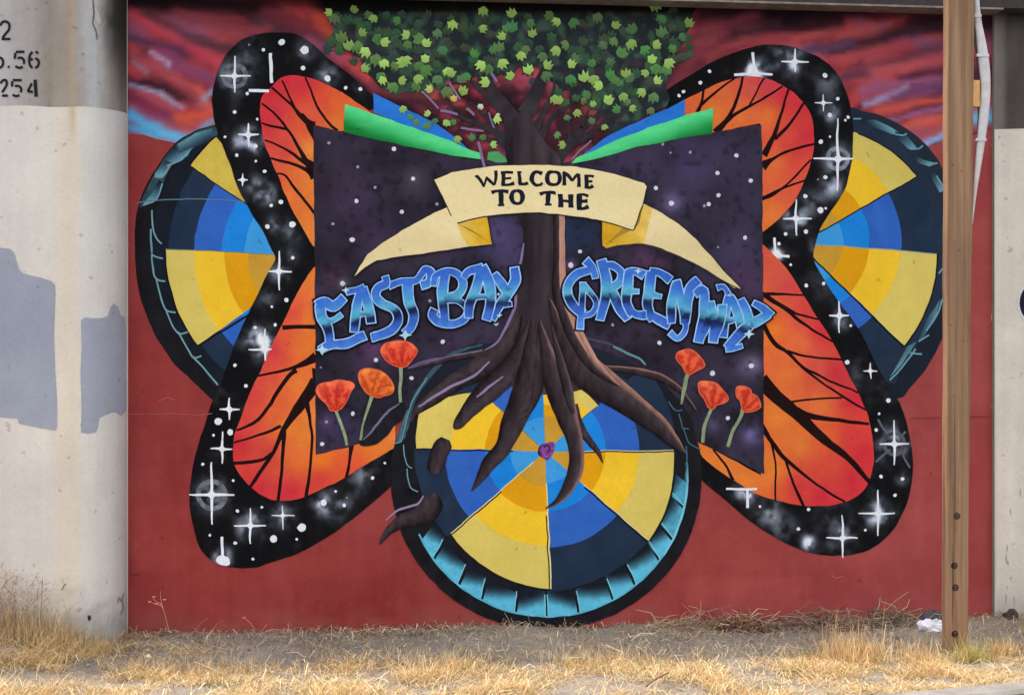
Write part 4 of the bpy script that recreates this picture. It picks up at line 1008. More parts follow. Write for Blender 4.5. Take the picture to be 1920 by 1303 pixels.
# ------------------------------------------------------------------ graffiti lettering
def chrome(hx, hy):
    """sprayed fill: blue, cyan horizon, navy line, blue again"""
    st = np.array([0, .2, .44, .49, .52, .60, .68, .85, 1.0])
    cs = np.array([(54, 98, 190), (60, 116, 204), (90, 178, 206), (84, 158, 190), (26, 42, 86), (20, 32, 72), (52, 92, 180), (62, 112, 202), (84, 142, 220)], float)
    def f(x, y):
        t = np.clip(.5 + (y - np.interp(x, hx, hy)) / 118, 0, 1)
        n = fbm(x / 9, y / 9, 141) - .5
        t = np.clip(t + n * .09, 0, 1)
        return np.stack([np.interp(t, st, cs[:, i]) for i in range(3)], 1) + (n * 34)[:, None]
    return f
EDGE = lambda x, y: np.array([150., 190, 236]) + ((fbm(x / 6, y / 6, 144) - .5) * 70)[:, None]
BLK = (12, 13, 22)
def graffiti(parent, strokes_, fill, k):
    """one sprayed letter: black backing, pale outline, chromed fill; strokes are (points, width)"""
    def grown(d, ext=0.0):
        out = []
        for pts, w in strokes_:
            p = smooth(pts, False, 5) if len(pts) > 2 else np.linspace(np.array(pts[0], float), np.array(pts[1], float), 6)
            t0 = p[0] - p[1]; t1 = p[-1] - p[-2]
            p = np.concatenate([[p[0] + t0 / (np.linalg.norm(t0) + 1e-6) * ext], p, [p[-1] + t1 / (np.linalg.norm(t1) + 1e-6) * ext]]) if ext else p
            n = len(p); t = np.linspace(0, 1, n)
            ww = (w * 1.16 + d) * (1 + .16 * np.sin(3.1 * t + w))
            out.append((np.column_stack([p, ww]), None))
        return out
    strokes_joined("letter_shadow", grown(10, 4.5), BLK, 38, parent)
    strokes_joined("letter_outline", grown(3.4, 1.9), EDGE, 40 + 2 * k, parent)
    strokes_joined("letter", grown(-.6), fill, 41 + 2 * k, parent)
gr = empty("painted_lettering", (0, 0, 0), mural)
f1 = chrome([600, 680, 710, 775, 820, 880, 950], [610, 594, 588, 574, 566, 560, 560])
o1, o2, o3, o4 = (580, 470), (780, 470), (1050, 460), (1240, 460)
EAST_BAY = [
    [([(600, 572), (602, 592), (614, 614), (618, 644)], 13), ([(595, 572), (608, 567), (626, 574), (645, 558)], 13), ([(606, 604), (624, 600), (640, 590)], 9), ([(600, 656), (622, 646), (650, 643), (684, 629)], 12)],
    [([(650, 548), (666, 545), (682, 539)], 10), ([(676, 543), (668, 580), (664, 622)], 12), ([(680, 540), (690, 574), (696, 606)], 12), ([(662, 592), (694, 586)], 8)],
    [([(722, 519), (724, 532), (708, 540), (704, 556), (718, 570), (738, 580), (746, 598), (736, 616), (714, 628), (697, 633)], 12)],
    [([(730, 536), (752, 529), (778, 527), (790, 514), (798, 506), (807, 512), (804, 530), (790, 536)], 11), ([(764, 530), (766, 560), (775, 590), (771, 612), (759, 624)], 14)],
    [([(834, 512), (830, 540), (830, 566), (834, 606)], 13), ([(812, 536), (816, 518), (840, 508), (862, 518), (867, 538), (856, 554), (832, 561)], 11), ([(832, 562), (858, 564), (875, 580), (870, 599), (848, 608), (824, 604), (810, 592), (814, 580)], 11)],
    [([(868, 520), (880, 508), (904, 503)], 11), ([(902, 502), (893, 540), (880, 572), (878, 596)], 13), ([(904, 500), (916, 530), (920, 566), (912, 600)], 13), ([(882, 558), (918, 556)], 8)],
    [([(926, 514), (938, 530), (951, 549)], 12), ([(964, 503), (966, 526), (952, 550), (937, 572), (922, 598)], 13), ([(944, 572), (958, 570)], 8)]]
for i, st in enumerate(EAST_BAY):
    graffiti(gr, st, f1, i % 3)
f2 = chrome([1060, 1120, 1200, 1290, 1350, 1440], [555, 549, 556, 586, 596, 622])
GREENWAY = [
    [([(1116, 522), (1110, 502), (1098, 489)], 11), ([(1106, 506), (1082, 513), (1066, 531), (1064, 552), (1074, 574), (1092, 588)], 12), ([(1092, 530), (1091, 572), (1087, 616)], 10), ([(1094, 536), (1110, 553), (1117, 570), (1108, 588), (1092, 592)], 9)],
    [([(1127, 488), (1135, 518), (1136, 550), (1124, 600)], 13), ([(1124, 500), (1146, 497), (1163, 511), (1160, 530), (1140, 545)], 11), ([(1146, 547), (1158, 572), (1176, 598)], 13)],
    [([(1178, 508), (1176, 540), (1174, 566), (1184, 590)], 13), ([(1174, 510), (1192, 509), (1206, 516)], 11), ([(1178, 546), (1196, 547)], 8), ([(1180, 582), (1194, 590), (1210, 590)], 11)],
    [([(1220, 510), (1216, 545), (1214, 575), (1224, 600)], 13), ([(1218, 509), (1236, 512), (1256, 525)], 11), ([(1218, 553), (1238, 556)], 8), ([(1220, 590), (1236, 600), (1254, 610)], 12)],
    [([(1258, 606), (1258, 572), (1268, 532)], 12), ([(1268, 526), (1278, 566), (1284, 606)], 12), ([(1284, 608), (1288, 572), (1294, 540), (1308, 526)], 12), ([(1256, 624), (1270, 634), (1284, 620), (1285, 602)], 9)],
    [([(1302, 552), (1318, 545), (1318, 590), (1309, 642)], 12), ([(1310, 640), (1326, 606), (1332, 572)], 11), ([(1332, 566), (1338, 602), (1336, 642)], 12), ([(1337, 640), (1350, 606), (1354, 572)], 11)],
    [([(1344, 540), (1356, 538), (1366, 552)], 9), ([(1366, 556), (1358, 592), (1354, 632)], 12), ([(1368, 556), (1380, 580), (1390, 614)], 12), ([(1358, 602), (1382, 598)], 8)],
    [([(1388, 562), (1398, 584), (1404, 606)], 12), ([(1404, 606), (1420, 602), (1440, 590)], 13), ([(1412, 568), (1432, 580), (1444, 592)], 11), ([(1404, 610), (1384, 628), (1362, 652)], 13), ([(1360, 654), (1376, 652), (1390, 648)], 8)]]
for i, st in enumerate(GREENWAY):
    graffiti(gr, st, f2, i % 3)
# sprayed sparkles on the letters
for sx, sy, r in ((760, 628, 8), (604, 656, 8), (648, 545, 5), (936, 592, 4), (1403, 626, 7), (1195, 508, 5), (934, 551, 3), (643, 532, 4)):
    n = 12
    paint("sparkle", [(sx + r * (1.5 if k % 3 == 0 else .7) * math.cos(2 * math.pi * k / n), sy + r * (1.3 if k % 3 == 0 else .6) * math.sin(2 * math.pi * k / n)) for k in range(n)], (176, 206, 222), 48, gr)

# ------------------------------------------------------------------ poppies
POP = [([(592, 732), (600, 720), (622, 716), (632, 713), (650, 714), (664, 722), (656, 740), (640, 766), (620, 770), (612, 758), (598, 744)], (630, 768), [(630, 768, 6), (640, 796, 5), (646, 814, 6), (650, 834, 5)], 0),
       ([(671, 706), (676, 694), (694, 691), (712, 696), (728, 706), (738, 722), (736, 736), (722, 742), (708, 746), (690, 740), (678, 726)], (698, 742), [(698, 742, 7), (690, 765, 5), (682, 790, 4), (675, 824, 5)], 1),
       ([(714, 656), (724, 644), (744, 638), (764, 640), (778, 650), (782, 660), (772, 676), (760, 688), (744, 688), (728, 680), (718, 668)], (752, 688), [(752, 688, 7), (752, 710, 6), (750, 730, 6), (750, 754, 5)], 0),
       ([(1267, 671), (1272, 659), (1286, 655), (1298, 657), (1312, 668), (1321, 682), (1316, 690), (1304, 697), (1292, 703), (1284, 698), (1278, 686)], (1288, 702), [(1288, 702, 8), (1284, 722, 8), (1280, 742, 6), (1276, 758, 3)], 2),
       ([(1308, 722), (1314, 714), (1328, 714), (1344, 720), (1356, 734), (1364, 748), (1358, 756), (1344, 760), (1338, 766), (1328, 765), (1320, 750), (1312, 738)], (1334, 764), [(1334, 764, 6), (1326, 784, 6), (1320, 804, 7), (1317, 830, 6)], 2),
       ([(1378, 734), (1382, 725), (1394, 724), (1406, 731), (1408, 738), (1420, 744), (1426, 760), (1420, 768), (1406, 772), (1392, 770), (1388, 752), (1380, 744)], (1392, 768), [(1392, 768, 8), (1384, 790, 6), (1372, 810, 6), (1364, 838, 7)], 2)]
for pl, base, stem, kind in POP:
    pp = empty("painted_poppy", (0, 0, 0), mural)
    stroke("stem", stem, lambda x, y: np.array([132., 148, 116]) + ((fbm(x / 5, y / 12, 151) - .5) * 60)[:, None], 30, pp, sm=4)
    hx, hy = base
    tone = [(208, 64, 44), (210, 92, 40), (206, 72, 48)][kind]
    def f(x, y, hx=hx, hy=hy, tone=tone):
        a = np.arctan2(x - hx, hy - y + 4)
        d = np.hypot(x - hx, y - hy)
        rays = np.sin(a * 10 + fbm(x / 7, y / 7, 3) * 7)
        c = np.array(tone, float) + (rays * 22)[:, None] * np.array([1.0, 1.1, .5])
        c = c + (sstep(32, 52, d) * 26)[:, None] * np.array([.9, 1.3, .8]) - (sstep(24, 8, d) * 12)[:, None]
        return c
    paint("petals", smooth(pl, True, 4), f, 31, pp, 2.6)
    stroke("petal_outline", smooth(pl, True, 4), (216, 108, 76) if kind != 1 else (214, 104, 60), 32, pp, 1.4, closed=True, sm=0)

# formwork joints and scuffs showing through the paint
for ln, c in (([(241, 777), (300, 776), (370, 777), (398, 775)], (160, 84, 84)), ([(1708, 784), (1760, 783), (1860, 781)], (128, 52, 56)), ([(298, 752), (312, 746), (328, 749)], (170, 92, 88)),
              ([(1560, 1078), (1568, 1084), (1580, 1080)], (176, 98, 84)), ([(1586, 1140), (1596, 1146)], (180, 110, 96)), ([(244, 1076), (262, 1077)], (110, 46, 48))):
    stroke("scuff", ln, c, 10, mural, 1.6, sm=2 if len(ln) > 2 else 0)
# ================================================================== COLUMNS AND BEAM
def project(p):
    """sketch coordinates of a world point (used to look up the painted tone of a spot of concrete)"""
    dx, dy, dz = p[..., 0] - CAM[0], p[..., 1] - CAM[1], p[..., 2] - CAM[2]
    dep = dx * FX + dy * FY
    lat = dx * FY - dy * FX
    return 960 + lat / dep / KPX, 651.5 - dz / dep / KPX

YC = -0.24
xa, _ = plane_pt(158, 600, YC)
xb, _ = plane_pt(239.5, 600, 0.0)
prof = [(-6.0, YC), (-4.6, YC), (-3.6, YC)] + [(x, YC) for x in np.linspace(-3.3, xa, 34)]
prof += [(xa + (xb - xa) * math.sin(t), YC * math.cos(t)) for t in np.linspace(0.1, math.pi / 2, 18)]
prof += [(xb, 0.1)]
prof = np.array(prof)
ptan = np.gradient(prof, axis=0); ptan /= np.linalg.norm(ptan, axis=1)[:, None]
pnor = np.stack([ptan[:, 1], -ptan[:, 0]], 1)
def col_map(off):
    def m(px, py):
        u, v = (px - 960.0) * KPX, (651.5 - py) * KPX
        rx, ry = FX + FY * u, FY - FX * u
        best = None
        for i in range(len(prof) - 1):
            (x0, y0), (x1, y1) = prof[i], prof[i + 1]
            ex, ey = x1 - x0, y1 - y0
            den = rx * ey - ry * ex
            if abs(den) < 1e-9: continue
            wx, wy = x0 - CAM[0], y0 - CAM[1]
            t = (wx * ey - wy * ex) / den
            s = (wx * ry - wy * rx) / den
            if -0.02 <= s <= 1.02 and (best is None or t < best[0]):
                n = pnor[i] * (1 - s) + pnor[i + 1] * s
                best = (t, CAM[0] + t * rx + n[0] * off, CAM[1] + t * ry + n[1] * off)
        if best is None:
            best = (9.0, xb, 0.0)
        return (best[1], best[2], CAM[2] + best[0] * v)
    return m

column = empty("concrete_column", (-3.4, 0, 0))
set_props(column, "left concrete column with stencilled numbers and grey paint patches, rounded towards the mural", "column", kind="thing")
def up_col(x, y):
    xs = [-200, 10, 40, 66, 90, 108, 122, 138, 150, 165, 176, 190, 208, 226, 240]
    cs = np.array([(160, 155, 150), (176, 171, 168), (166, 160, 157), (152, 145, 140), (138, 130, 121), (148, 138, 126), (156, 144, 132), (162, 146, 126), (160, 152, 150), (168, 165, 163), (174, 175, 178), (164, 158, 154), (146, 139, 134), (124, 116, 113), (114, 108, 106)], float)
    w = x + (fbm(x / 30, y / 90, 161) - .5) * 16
    c = np.stack([np.interp(w, xs, cs[:, i]) for i in range(3)], 1)  # tones fall off at the right: shade of the rounded edge painted in
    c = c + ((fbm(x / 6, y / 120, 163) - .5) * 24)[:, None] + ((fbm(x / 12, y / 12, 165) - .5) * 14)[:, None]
    smudge = sstep(176, 222, x + (fbm(x / 25, y / 40, 167) - .5) * 40) * sstep(185, 0, y - (x - 180) * .9)  # dark smudge, strongest at the top right, fading downwards
    return c * (1 - .62 * smudge)[:, None]
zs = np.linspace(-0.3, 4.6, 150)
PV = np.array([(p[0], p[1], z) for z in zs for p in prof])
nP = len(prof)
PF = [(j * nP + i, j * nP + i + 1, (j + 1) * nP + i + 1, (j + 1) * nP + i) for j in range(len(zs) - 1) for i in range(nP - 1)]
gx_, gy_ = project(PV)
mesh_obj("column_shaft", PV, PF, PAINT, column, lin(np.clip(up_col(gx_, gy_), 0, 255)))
def low_col(x, y):
    xs = [-200, 5, 60, 100, 112, 130, 148, 156, 180, 205, 228, 240]
    cs = np.array([(206, 198, 190), (205, 197, 190), (209, 203, 195), (210, 203, 193), (211, 200, 185), (210, 198, 180), (209, 200, 187), (203, 199, 193), (204, 200, 194), (198, 194, 189), (186, 182, 178), (178, 173, 170)], float)
    w = x + (fbm(x / 18, y / 160, 171) - .5) * 12
    c = np.stack([np.interp(w, xs, cs[:, i]) for i in range(3)], 1)  # right end carries the rounded edge's shade in its colour
    c = c + ((fbm(x / 5, y / 200, 173) - .5) * 9)[:, None] + ((fbm(x / 40, y / 40, 175) - .5) * 10)[:, None]
    rust = np.exp(-((x - 135 - (y - 200) * .02) / 5) ** 2) * sstep(290, 200, y)
    c = c * (1 - .5 * rust)[:, None] + np.array([176., 146, 106]) * (.5 * rust)[:, None]
    grime = sstep(1090, 1200, y + (fbm(x / 14, y / 14, 177) - .5) * 90)
    c = c * (1 - .22 * grime)[:, None]
    return c
_, zpaint = plane_pt(80, 200, YC)
pc = prof + pnor * 0.002
zz_ = np.concatenate([np.linspace(-0.3, zpaint - .02, 110), [zpaint]])
CV = np.array([(p[0], p[1], z + (.003 * math.sin(p[0] * 21) if k == len(zz_) - 1 else 0)) for k, z in enumerate(zz_) for p in pc[:-1]])
nC = len(pc) - 1
CF = [(j * nC + i, j * nC + i + 1, (j + 1) * nC + i + 1, (j + 1) * nC + i) for j in range(len(zz_) - 1) for i in range(nC - 1)]
gx_, gy_ = project(CV)
mesh_obj("painted_coat", CV, CF, PAINT, column, lin(np.clip(low_col(gx_, gy_), 0, 255)))
grey = lambda x, y: np.array([150., 154, 167]) + ((fbm(x / 30, y / 50, 181) - .5) * 12)[:, None] + (sstep(140, 240, x) * -6)[:, None]  # dims slightly where the column rounds off, shade put into the colour
paint("paint_patch", [(-60, 462), (4, 465), (19, 467), (27, 475), (31, 490), (36, 506), (44, 513), (77, 521), (96, 527), (103, 534), (104, 548), (101, 626), (103, 684), (107, 753), (107, 800), (104, 807), (88, 804), (60, 799), (36, 794), (33, 784), (0, 782), (-60, 783)], grey, 1, column, 12, mapf=col_map(0.0042))
paint("paint_patch", [(152, 600), (160, 595), (176, 597), (192, 596), (202, 592), (206, 576), (212, 569), (220, 575), (225, 590), (233, 596), (236, 640), (235, 700), (236, 770), (226, 779), (196, 778), (186, 784), (184, 798), (180, 810), (166, 813), (152, 811), (153, 760), (151, 700), (153, 650)],
      lambda x, y: grey(x, y) + ((fbm(x / 10, y / 16, 187) - .5) * 22)[:, None] * sstep(660, 590, y)[:, None], 1, column, 9, mapf=col_map(0.0042))
paint("edge_bead", [(237.4, -30), (240.6, -30), (241, 640), (240.6, 1210), (237.2, 1210)], lambda x, y: np.array([206., 196, 192]) - (sstep(230, 0, y) * 50)[:, None], 1, column, mapf=lambda px, py: (plane_pt(px, py)[0], -0.03, plane_pt(px, py)[1]))
STEN = (34, 32, 36)
def stencil(lines, w=4.6):
    strokes_joined("stencil_digit", [(l, w) for l in lines], STEN, 1, column, sm=4, mapf=col_map(0.0035))
stencil([[(1, 49), (4, 43), (10, 41), (16, 44), (18, 51), (16, 58), (10, 65), (5, 72)], [(3, 74), (20, 74)]])
stencil([[(-10, 99), (-12, 110), (-4, 108), (4, 111), (6, 119), (3, 126), (-6, 129)]])
stencil([[(14.5, 126), (18.5, 126)]], 4.4)
stencil([[(30, 98), (46, 98)], [(29, 100), (28, 111)], [(33, 110), (40, 109), (45, 114), (45, 121)], [(43, 126), (36, 128), (29, 125)]])
stencil([[(61, 98), (56, 105), (55, 116), (57, 124), (61, 128)], [(67, 97), (72, 101)], [(66, 110), (71, 113), (73, 118), (71, 125), (66, 128)], [(61, 110), (58, 114)]])
stencil([[(1, 157), (5, 152), (11, 151), (13, 158), (10, 165), (4, 174)], [(4, 180), (15, 180)]])
stencil([[(24, 151), (41, 151)], [(23, 153), (23, 163)], [(28, 162), (35, 162), (40, 167), (39, 174)], [(37, 179), (30, 181), (24, 178)]])
stencil([[(66, 150), (68, 182)]], 6.5)
stencil([[(60, 157), (52, 172)], [(52, 172), (62, 173)]])
stroke("crack", [(174, 0, 2), (176, 26, 2.5), (174, 44, 2), (180, 60, 2), (181, 76, 1)], (92, 86, 82), 1, column, sm=3, mapf=col_map(0.0042))
paint("chip", [(178, 8), (186, 30), (190, 46), (182, 44), (176, 30)], (176, 172, 164), 1, column, mapf=col_map(0.002))
paint("bolt_hole", [(164, 1154), (168, 1152), (171, 1157), (169, 1163), (165, 1162)], (52, 46, 44), 1, column, mapf=col_map(0.0042))
for ln in ([(220, 1130), (223, 1120), (226, 1128)], [(232, 1112), (228, 1124), (230, 1140), (224, 1150)], [(116, 1106), (121, 1096), (124, 1094)]):
    stroke("scuff", ln, (120, 112, 108), 1, column, 2, sm=3, mapf=col_map(0.0042))

# right hand pilaster
pil = empty("concrete_column", (3.2, 0, 0))
set_props(pil, "right concrete pilaster behind the wooden post, dark above and beige below", "column", kind="thing")
YP = -0.03
x0p, _ = plane_pt(1864, 600, YP)
PX = np.concatenate([[x0p], np.linspace(x0p + .01, 3.6, 22), [4.4, 6.0]])
PZ = np.linspace(-0.3, 4.6, 120)
V = [(x0p, 0.08, z) for z in PZ] + [(x, YP, z) for x in PX for z in PZ]
nz = len(PZ)
F = [(i * nz + j, (i + 1) * nz + j, (i + 1) * nz + j + 1, i * nz + j + 1) for i in range(len(PX)) for j in range(nz - 1)]
V = np.array(V)
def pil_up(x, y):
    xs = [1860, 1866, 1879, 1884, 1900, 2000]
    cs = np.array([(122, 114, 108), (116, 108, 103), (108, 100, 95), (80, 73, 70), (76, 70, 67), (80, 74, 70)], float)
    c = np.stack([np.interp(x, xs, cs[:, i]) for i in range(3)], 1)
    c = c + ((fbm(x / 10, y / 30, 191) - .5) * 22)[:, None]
    return c * (1 - .35 * sstep(70, 0, y))[:, None]  # darker near the girder: its occlusion is painted into the colour
a_, b_ = project(V)
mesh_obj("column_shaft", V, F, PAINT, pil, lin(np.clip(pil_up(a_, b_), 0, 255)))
pm = lambda px, py: (plane_pt(px, py, YP)[0], YP - 0.0015, plane_pt(px, py, YP)[1])
pm2 = lambda px, py: (plane_pt(px, py, YP)[0], YP - 0.003, plane_pt(px, py, YP)[1])
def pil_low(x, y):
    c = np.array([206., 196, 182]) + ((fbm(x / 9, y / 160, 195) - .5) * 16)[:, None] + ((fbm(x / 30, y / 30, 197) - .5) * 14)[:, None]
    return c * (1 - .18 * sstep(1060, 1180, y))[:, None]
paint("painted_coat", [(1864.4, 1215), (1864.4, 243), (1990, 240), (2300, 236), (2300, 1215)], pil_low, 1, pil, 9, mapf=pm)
for i in range(9):
    qx = random.uniform(1870, 1918); qy = random.uniform(900, 1130); ql = random.uniform(6, 22)
    stroke("scuff", [(qx, qy, 1.2), (qx + random.uniform(-1, 1), qy + ql * .5, random.uniform(2, 3.4)), (qx + random.uniform(-1.5, 1.5), qy + ql, .8)], (168, 157, 144), 1, pil, sm=3, mapf=pm2)
paint("graffiti_mark", [(1955 + 44 * math.cos(t), 568 + 44 * math.sin(t)) for t in np.linspace(0, 2 * math.pi, 40)[:-1]], (36, 28, 44), 1, pil, mapf=pm2)
stroke("graffiti_mark", [(1955 + 46 * math.cos(t), 568 + 46 * math.sin(t)) for t in np.linspace(0, 2 * math.pi, 41)[:-1]], (206, 200, 206), 1, pil, 4, closed=True, sm=0, mapf=lambda px, py: (plane_pt(px, py, YP)[0], YP - 0.004, plane_pt(px, py, YP)[1]))

# girder over the mural, deck behind it
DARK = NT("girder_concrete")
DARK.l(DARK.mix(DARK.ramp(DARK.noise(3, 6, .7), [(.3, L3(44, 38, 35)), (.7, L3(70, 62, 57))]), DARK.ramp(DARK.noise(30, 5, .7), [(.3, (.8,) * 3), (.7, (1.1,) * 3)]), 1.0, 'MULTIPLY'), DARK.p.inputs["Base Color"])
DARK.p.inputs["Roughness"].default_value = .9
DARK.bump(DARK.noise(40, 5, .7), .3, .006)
beam = empty("bridge_girder", (0, 0, 3.5))
set_props(beam, "dark overhead girder running along the top of the painted wall", "girder", kind="thing")
_, zb = plane_pt(1560, 10.5, -0.16)
# concrete girder, its nose and the slab it carries
v, f = box_geo(xb + .002, 6.0, -0.16, 0.6, zb + .012, 4.2)
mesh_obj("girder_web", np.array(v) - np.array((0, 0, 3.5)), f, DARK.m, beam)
v, f = box_geo(xb + .002, x0p - .002, -0.166, -0.0, zb, zb + .011)
LIPM = NT("girder_lip_concrete")
LIPM.l(LIPM.ramp(LIPM.noise(14, 6, .75), [(.3, L3(84, 74, 68)), (.7, L3(150, 138, 126))]), LIPM.p.inputs["Base Color"])
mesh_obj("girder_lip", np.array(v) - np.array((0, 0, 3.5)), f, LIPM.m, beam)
v, f = box_geo(-9.0, 9.0, -0.22, 7.0, 4.605, 4.95)
mesh_obj("deck_slab", np.array(v) - np.array((0, 0, 3.5)), f, CONC.m, beam)

from mathutils import Matrix
for par in (column, pil):
    for ch in par.children:
        ch.matrix_parent_inverse = Matrix.Translation(-par.location)

# ================================================================== GROUND
GR = NT("dirt")
g1 = GR.ramp(GR.noise(1.3, 8, .68), [(.3, L3(112, 103, 95)), (.5, L3(140, 129, 117)), (.72, L3(168, 153, 135))])
g2 = GR.ramp(GR.noise(60, 6, .75), [(.3, (.62,) * 3), (.5, (.95,) * 3), (.7, (1.22,) * 3)])
GR.l(GR.mix(g1, g2, 1.0, 'MULTIPLY'), GR.p.inputs["Base Color"])
GR.p.inputs["Roughness"].default_value = .95
GR.bump(GR.noise(90, 6, .75), .9, .012)
k1, k2 = ground_pt(1700, 1304), ground_pt(1920, 1284)
km = (k2[1] - k1[1]) / (k2[0] - k1[0])
def kerb_y(x):
    return np.minimum(k1[1] + km * (np.asarray(x, float) - k1[0]), -0.95)
def ground_z(x, y):
    x = np.asarray(x, float); y = np.asarray(y, float)
    edge = sstep(0.0, 0.10, y - kerb_y(x)) 
    z = (fbm(x * 2.2, y * 2.2, 201) - .5) * .05 + (fbm(x * 9, y * 9, 203) - .5) * .022
    heap = .028 * np.exp(-((y + .04) / .16) ** 2) * (0.35 + fbm(x * 1.6, y * 0 + 3, 205))      # soil and litter banked against the wall
    left = .07 * np.exp(-((x + 2.75) / .42) ** 2) * np.exp(-((y + .55) / .35) ** 2)
    return (z + heap + left) * edge
xs = np.concatenate([np.linspace(-40, -4.2, 16), np.linspace(-4.1, 4.6, 300), np.linspace(4.8, 40, 16)])
ss = np.linspace(0, 1, 120)
GV, GF = [], []
for s in ss:
    y = 0.35 + (kerb_y(xs) + .02 - .35) * s
    z = ground_z(xs, y)
    GV.append(np.stack([xs, y, z], 1))
GV = np.concatenate(GV); nx = len(xs)
GF = [(j * nx + i, (j + 1) * nx + i, (j + 1) * nx + i + 1, j * nx + i + 1) for j in range(len(ss) - 1) for i in range(nx - 1)]
g = mesh_obj("ground", GV, GF, GR.m, shade=True); set_props(g, kind="structure")
# kerb and road in front
KC = NT("kerb_concrete")
KC.l(KC.mix(KC.ramp(KC.noise(5, 6, .7), [(.3, L3(112, 106, 100)), (.7, L3(146, 140, 133))]), KC.ramp(KC.noise(70, 5, .7), [(.3, (.8,) * 3), (.7, (1.08,) * 3)]), 1.0, 'MULTIPLY'), KC.p.inputs["Base Color"])
KC.p.inputs["Roughness"].default_value = .9
KC.bump(KC.noise(60, 5, .7), .4, .005)
kx = np.concatenate([np.linspace(-40, -4, 10), np.linspace(-3.5, 6, 60), np.linspace(8, 40, 8)])
sec = [(.02, -.2), (.02, .004), (.008, .016), (-.13, .016), (-.15, .0), (-.16, -.2)]
KV = np.array([(x, float(kerb_y(x)) + a, b) for x in kx for a, b in sec])
m = len(sec)
KF = [(i * m + j, i * m + j + 1, (i + 1) * m + j + 1, (i + 1) * m + j) for i in range(len(kx) - 1) for j in range(m - 1)]
set_props(mesh_obj("kerb", KV, KF, KC.m), kind="structure")
AS = NT("asphalt")
AS.l(AS.mix(AS.ramp(AS.noise(2, 6, .7), [(.3, (.045, .045, .047)), (.7, (.075, .073, .07))]), AS.ramp(AS.noise(160, 3, .7), [(.3, (.7,) * 3), (.7, (1.3,) * 3)]), 1.0, 'MULTIPLY'), AS.p.inputs["Base Color"])
AS.p.inputs["Roughness"].default_value = .9
AS.bump(AS.noise(160, 3, .7), .5, .006)
v = [(-60, 2, -.1), (60, 2, -.1), (60, -90, -.1), (-60, -90, -.1)]
set_props(mesh_obj("road", v, [(0, 3, 2, 1)], AS.m), kind="structure")

# ================================================================== VEGETATION AND LITTER
def vcol_mat(name, rough=.8, trans=0.0):
    k = NT(name)
    at = k.n("Attribute", attribute_name="paint")
    k.l(at.outputs["Color"], k.p.inputs["Base Color"])
    k.p.inputs["Roughness"].default_value = rough
    k.p.inputs["Specular IOR Level"].default_value = .2
    if trans:
        tb_ = k.n("BsdfTranslucent"); mx = k.n("MixShader")
        k.l(at.outputs["Color"], tb_.inputs["Color"])
        mx.inputs[0].default_value = trans
        k.l(k.p.outputs[0], mx.inputs[1]); k.l(tb_.outputs[0], mx.inputs[2]); k.l(mx.outputs[0], k.out.inputs[0])
    return k.m
BLADE = vcol_mat("dry_blade", .7, .3)
STALK = vcol_mat("dry_stalk", .85)

def blades(name, X, Y, H, LEAN, W, C, mat, kind="stuff", flat=None, parent=None):
    """bent blades: three cross rows and a tip each"""
    n = len(X)
    Z = ground_z(X, Y) - .004
    az = RNG.uniform(0, 2 * math.pi, n)
    dx, dy = np.cos(az), np.sin(az)
    wa = RNG.uniform(0, 2 * math.pi, n)
    wx, wy = np.cos(wa), np.sin(wa)
    V = np.zeros((n, 7, 3)); K = np.zeros((n, 7, 3))
    for r, (t, wf) in enumerate(((0, 1), (.4, .85), (.75, .55))):
        off = LEAN * t ** 1.7
        for sgn, q in ((-1, 0), (1, 1)):
            V[:, r * 2 + q, 0] = X + dx * off + sgn * wx * W * wf / 2
            V[:, r * 2 + q, 1] = Y + dy * off + sgn * wy * W * wf / 2
            V[:, r * 2 + q, 2] = Z + H * (t - .12 * t * t)
    V[:, 6, 0] = X + dx * LEAN; V[:, 6, 1] = Y + dy * LEAN; V[:, 6, 2] = Z + H * .88
    base = lin(np.clip(C, 0, 255))
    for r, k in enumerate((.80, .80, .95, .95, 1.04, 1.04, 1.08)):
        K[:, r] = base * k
    V = V.reshape(-1, 3); K = K.reshape(-1, 3)
    fi = np.array([(0, 1, 3), (0, 3, 2), (2, 3, 5), (2, 5, 4), (4, 5, 6)])
    F = (np.arange(n)[:, None, None] * 7 + fi[None]).reshape(-1, 3)
    me = bpy.data.meshes.new(name)
    me.vertices.add(len(V)); me.vertices.foreach_set("co", V.astype(np.float32).ravel())
    me.loops.add(F.size); me.loops.foreach_set("vertex_index", F.astype(np.int32).ravel())
    me.polygons.add(len(F)); me.polygons.foreach_set("loop_start", np.arange(0, F.size, 3, dtype=np.int32))
    me.update(calc_edges=True)
    at = me.color_attributes.new("paint", 'FLOAT_COLOR', 'POINT')
    c4 = np.ones((len(V), 4), np.float32); c4[:, :3] = K
    at.data.foreach_set("color", c4.ravel())
    me.materials.append(mat)
    o = bpy.data.objects.new(name, me)
    COL.objects.link(o)
    if kind: o["kind"] = kind
    return o

def pick(n, cols, jit=14):
    cols = np.array(cols, float)
    c = cols[RNG.integers(0, len(cols), n)]
    return c + RNG.normal(0, jit, (n, 1)) + RNG.normal(0, 4, (n, 3))

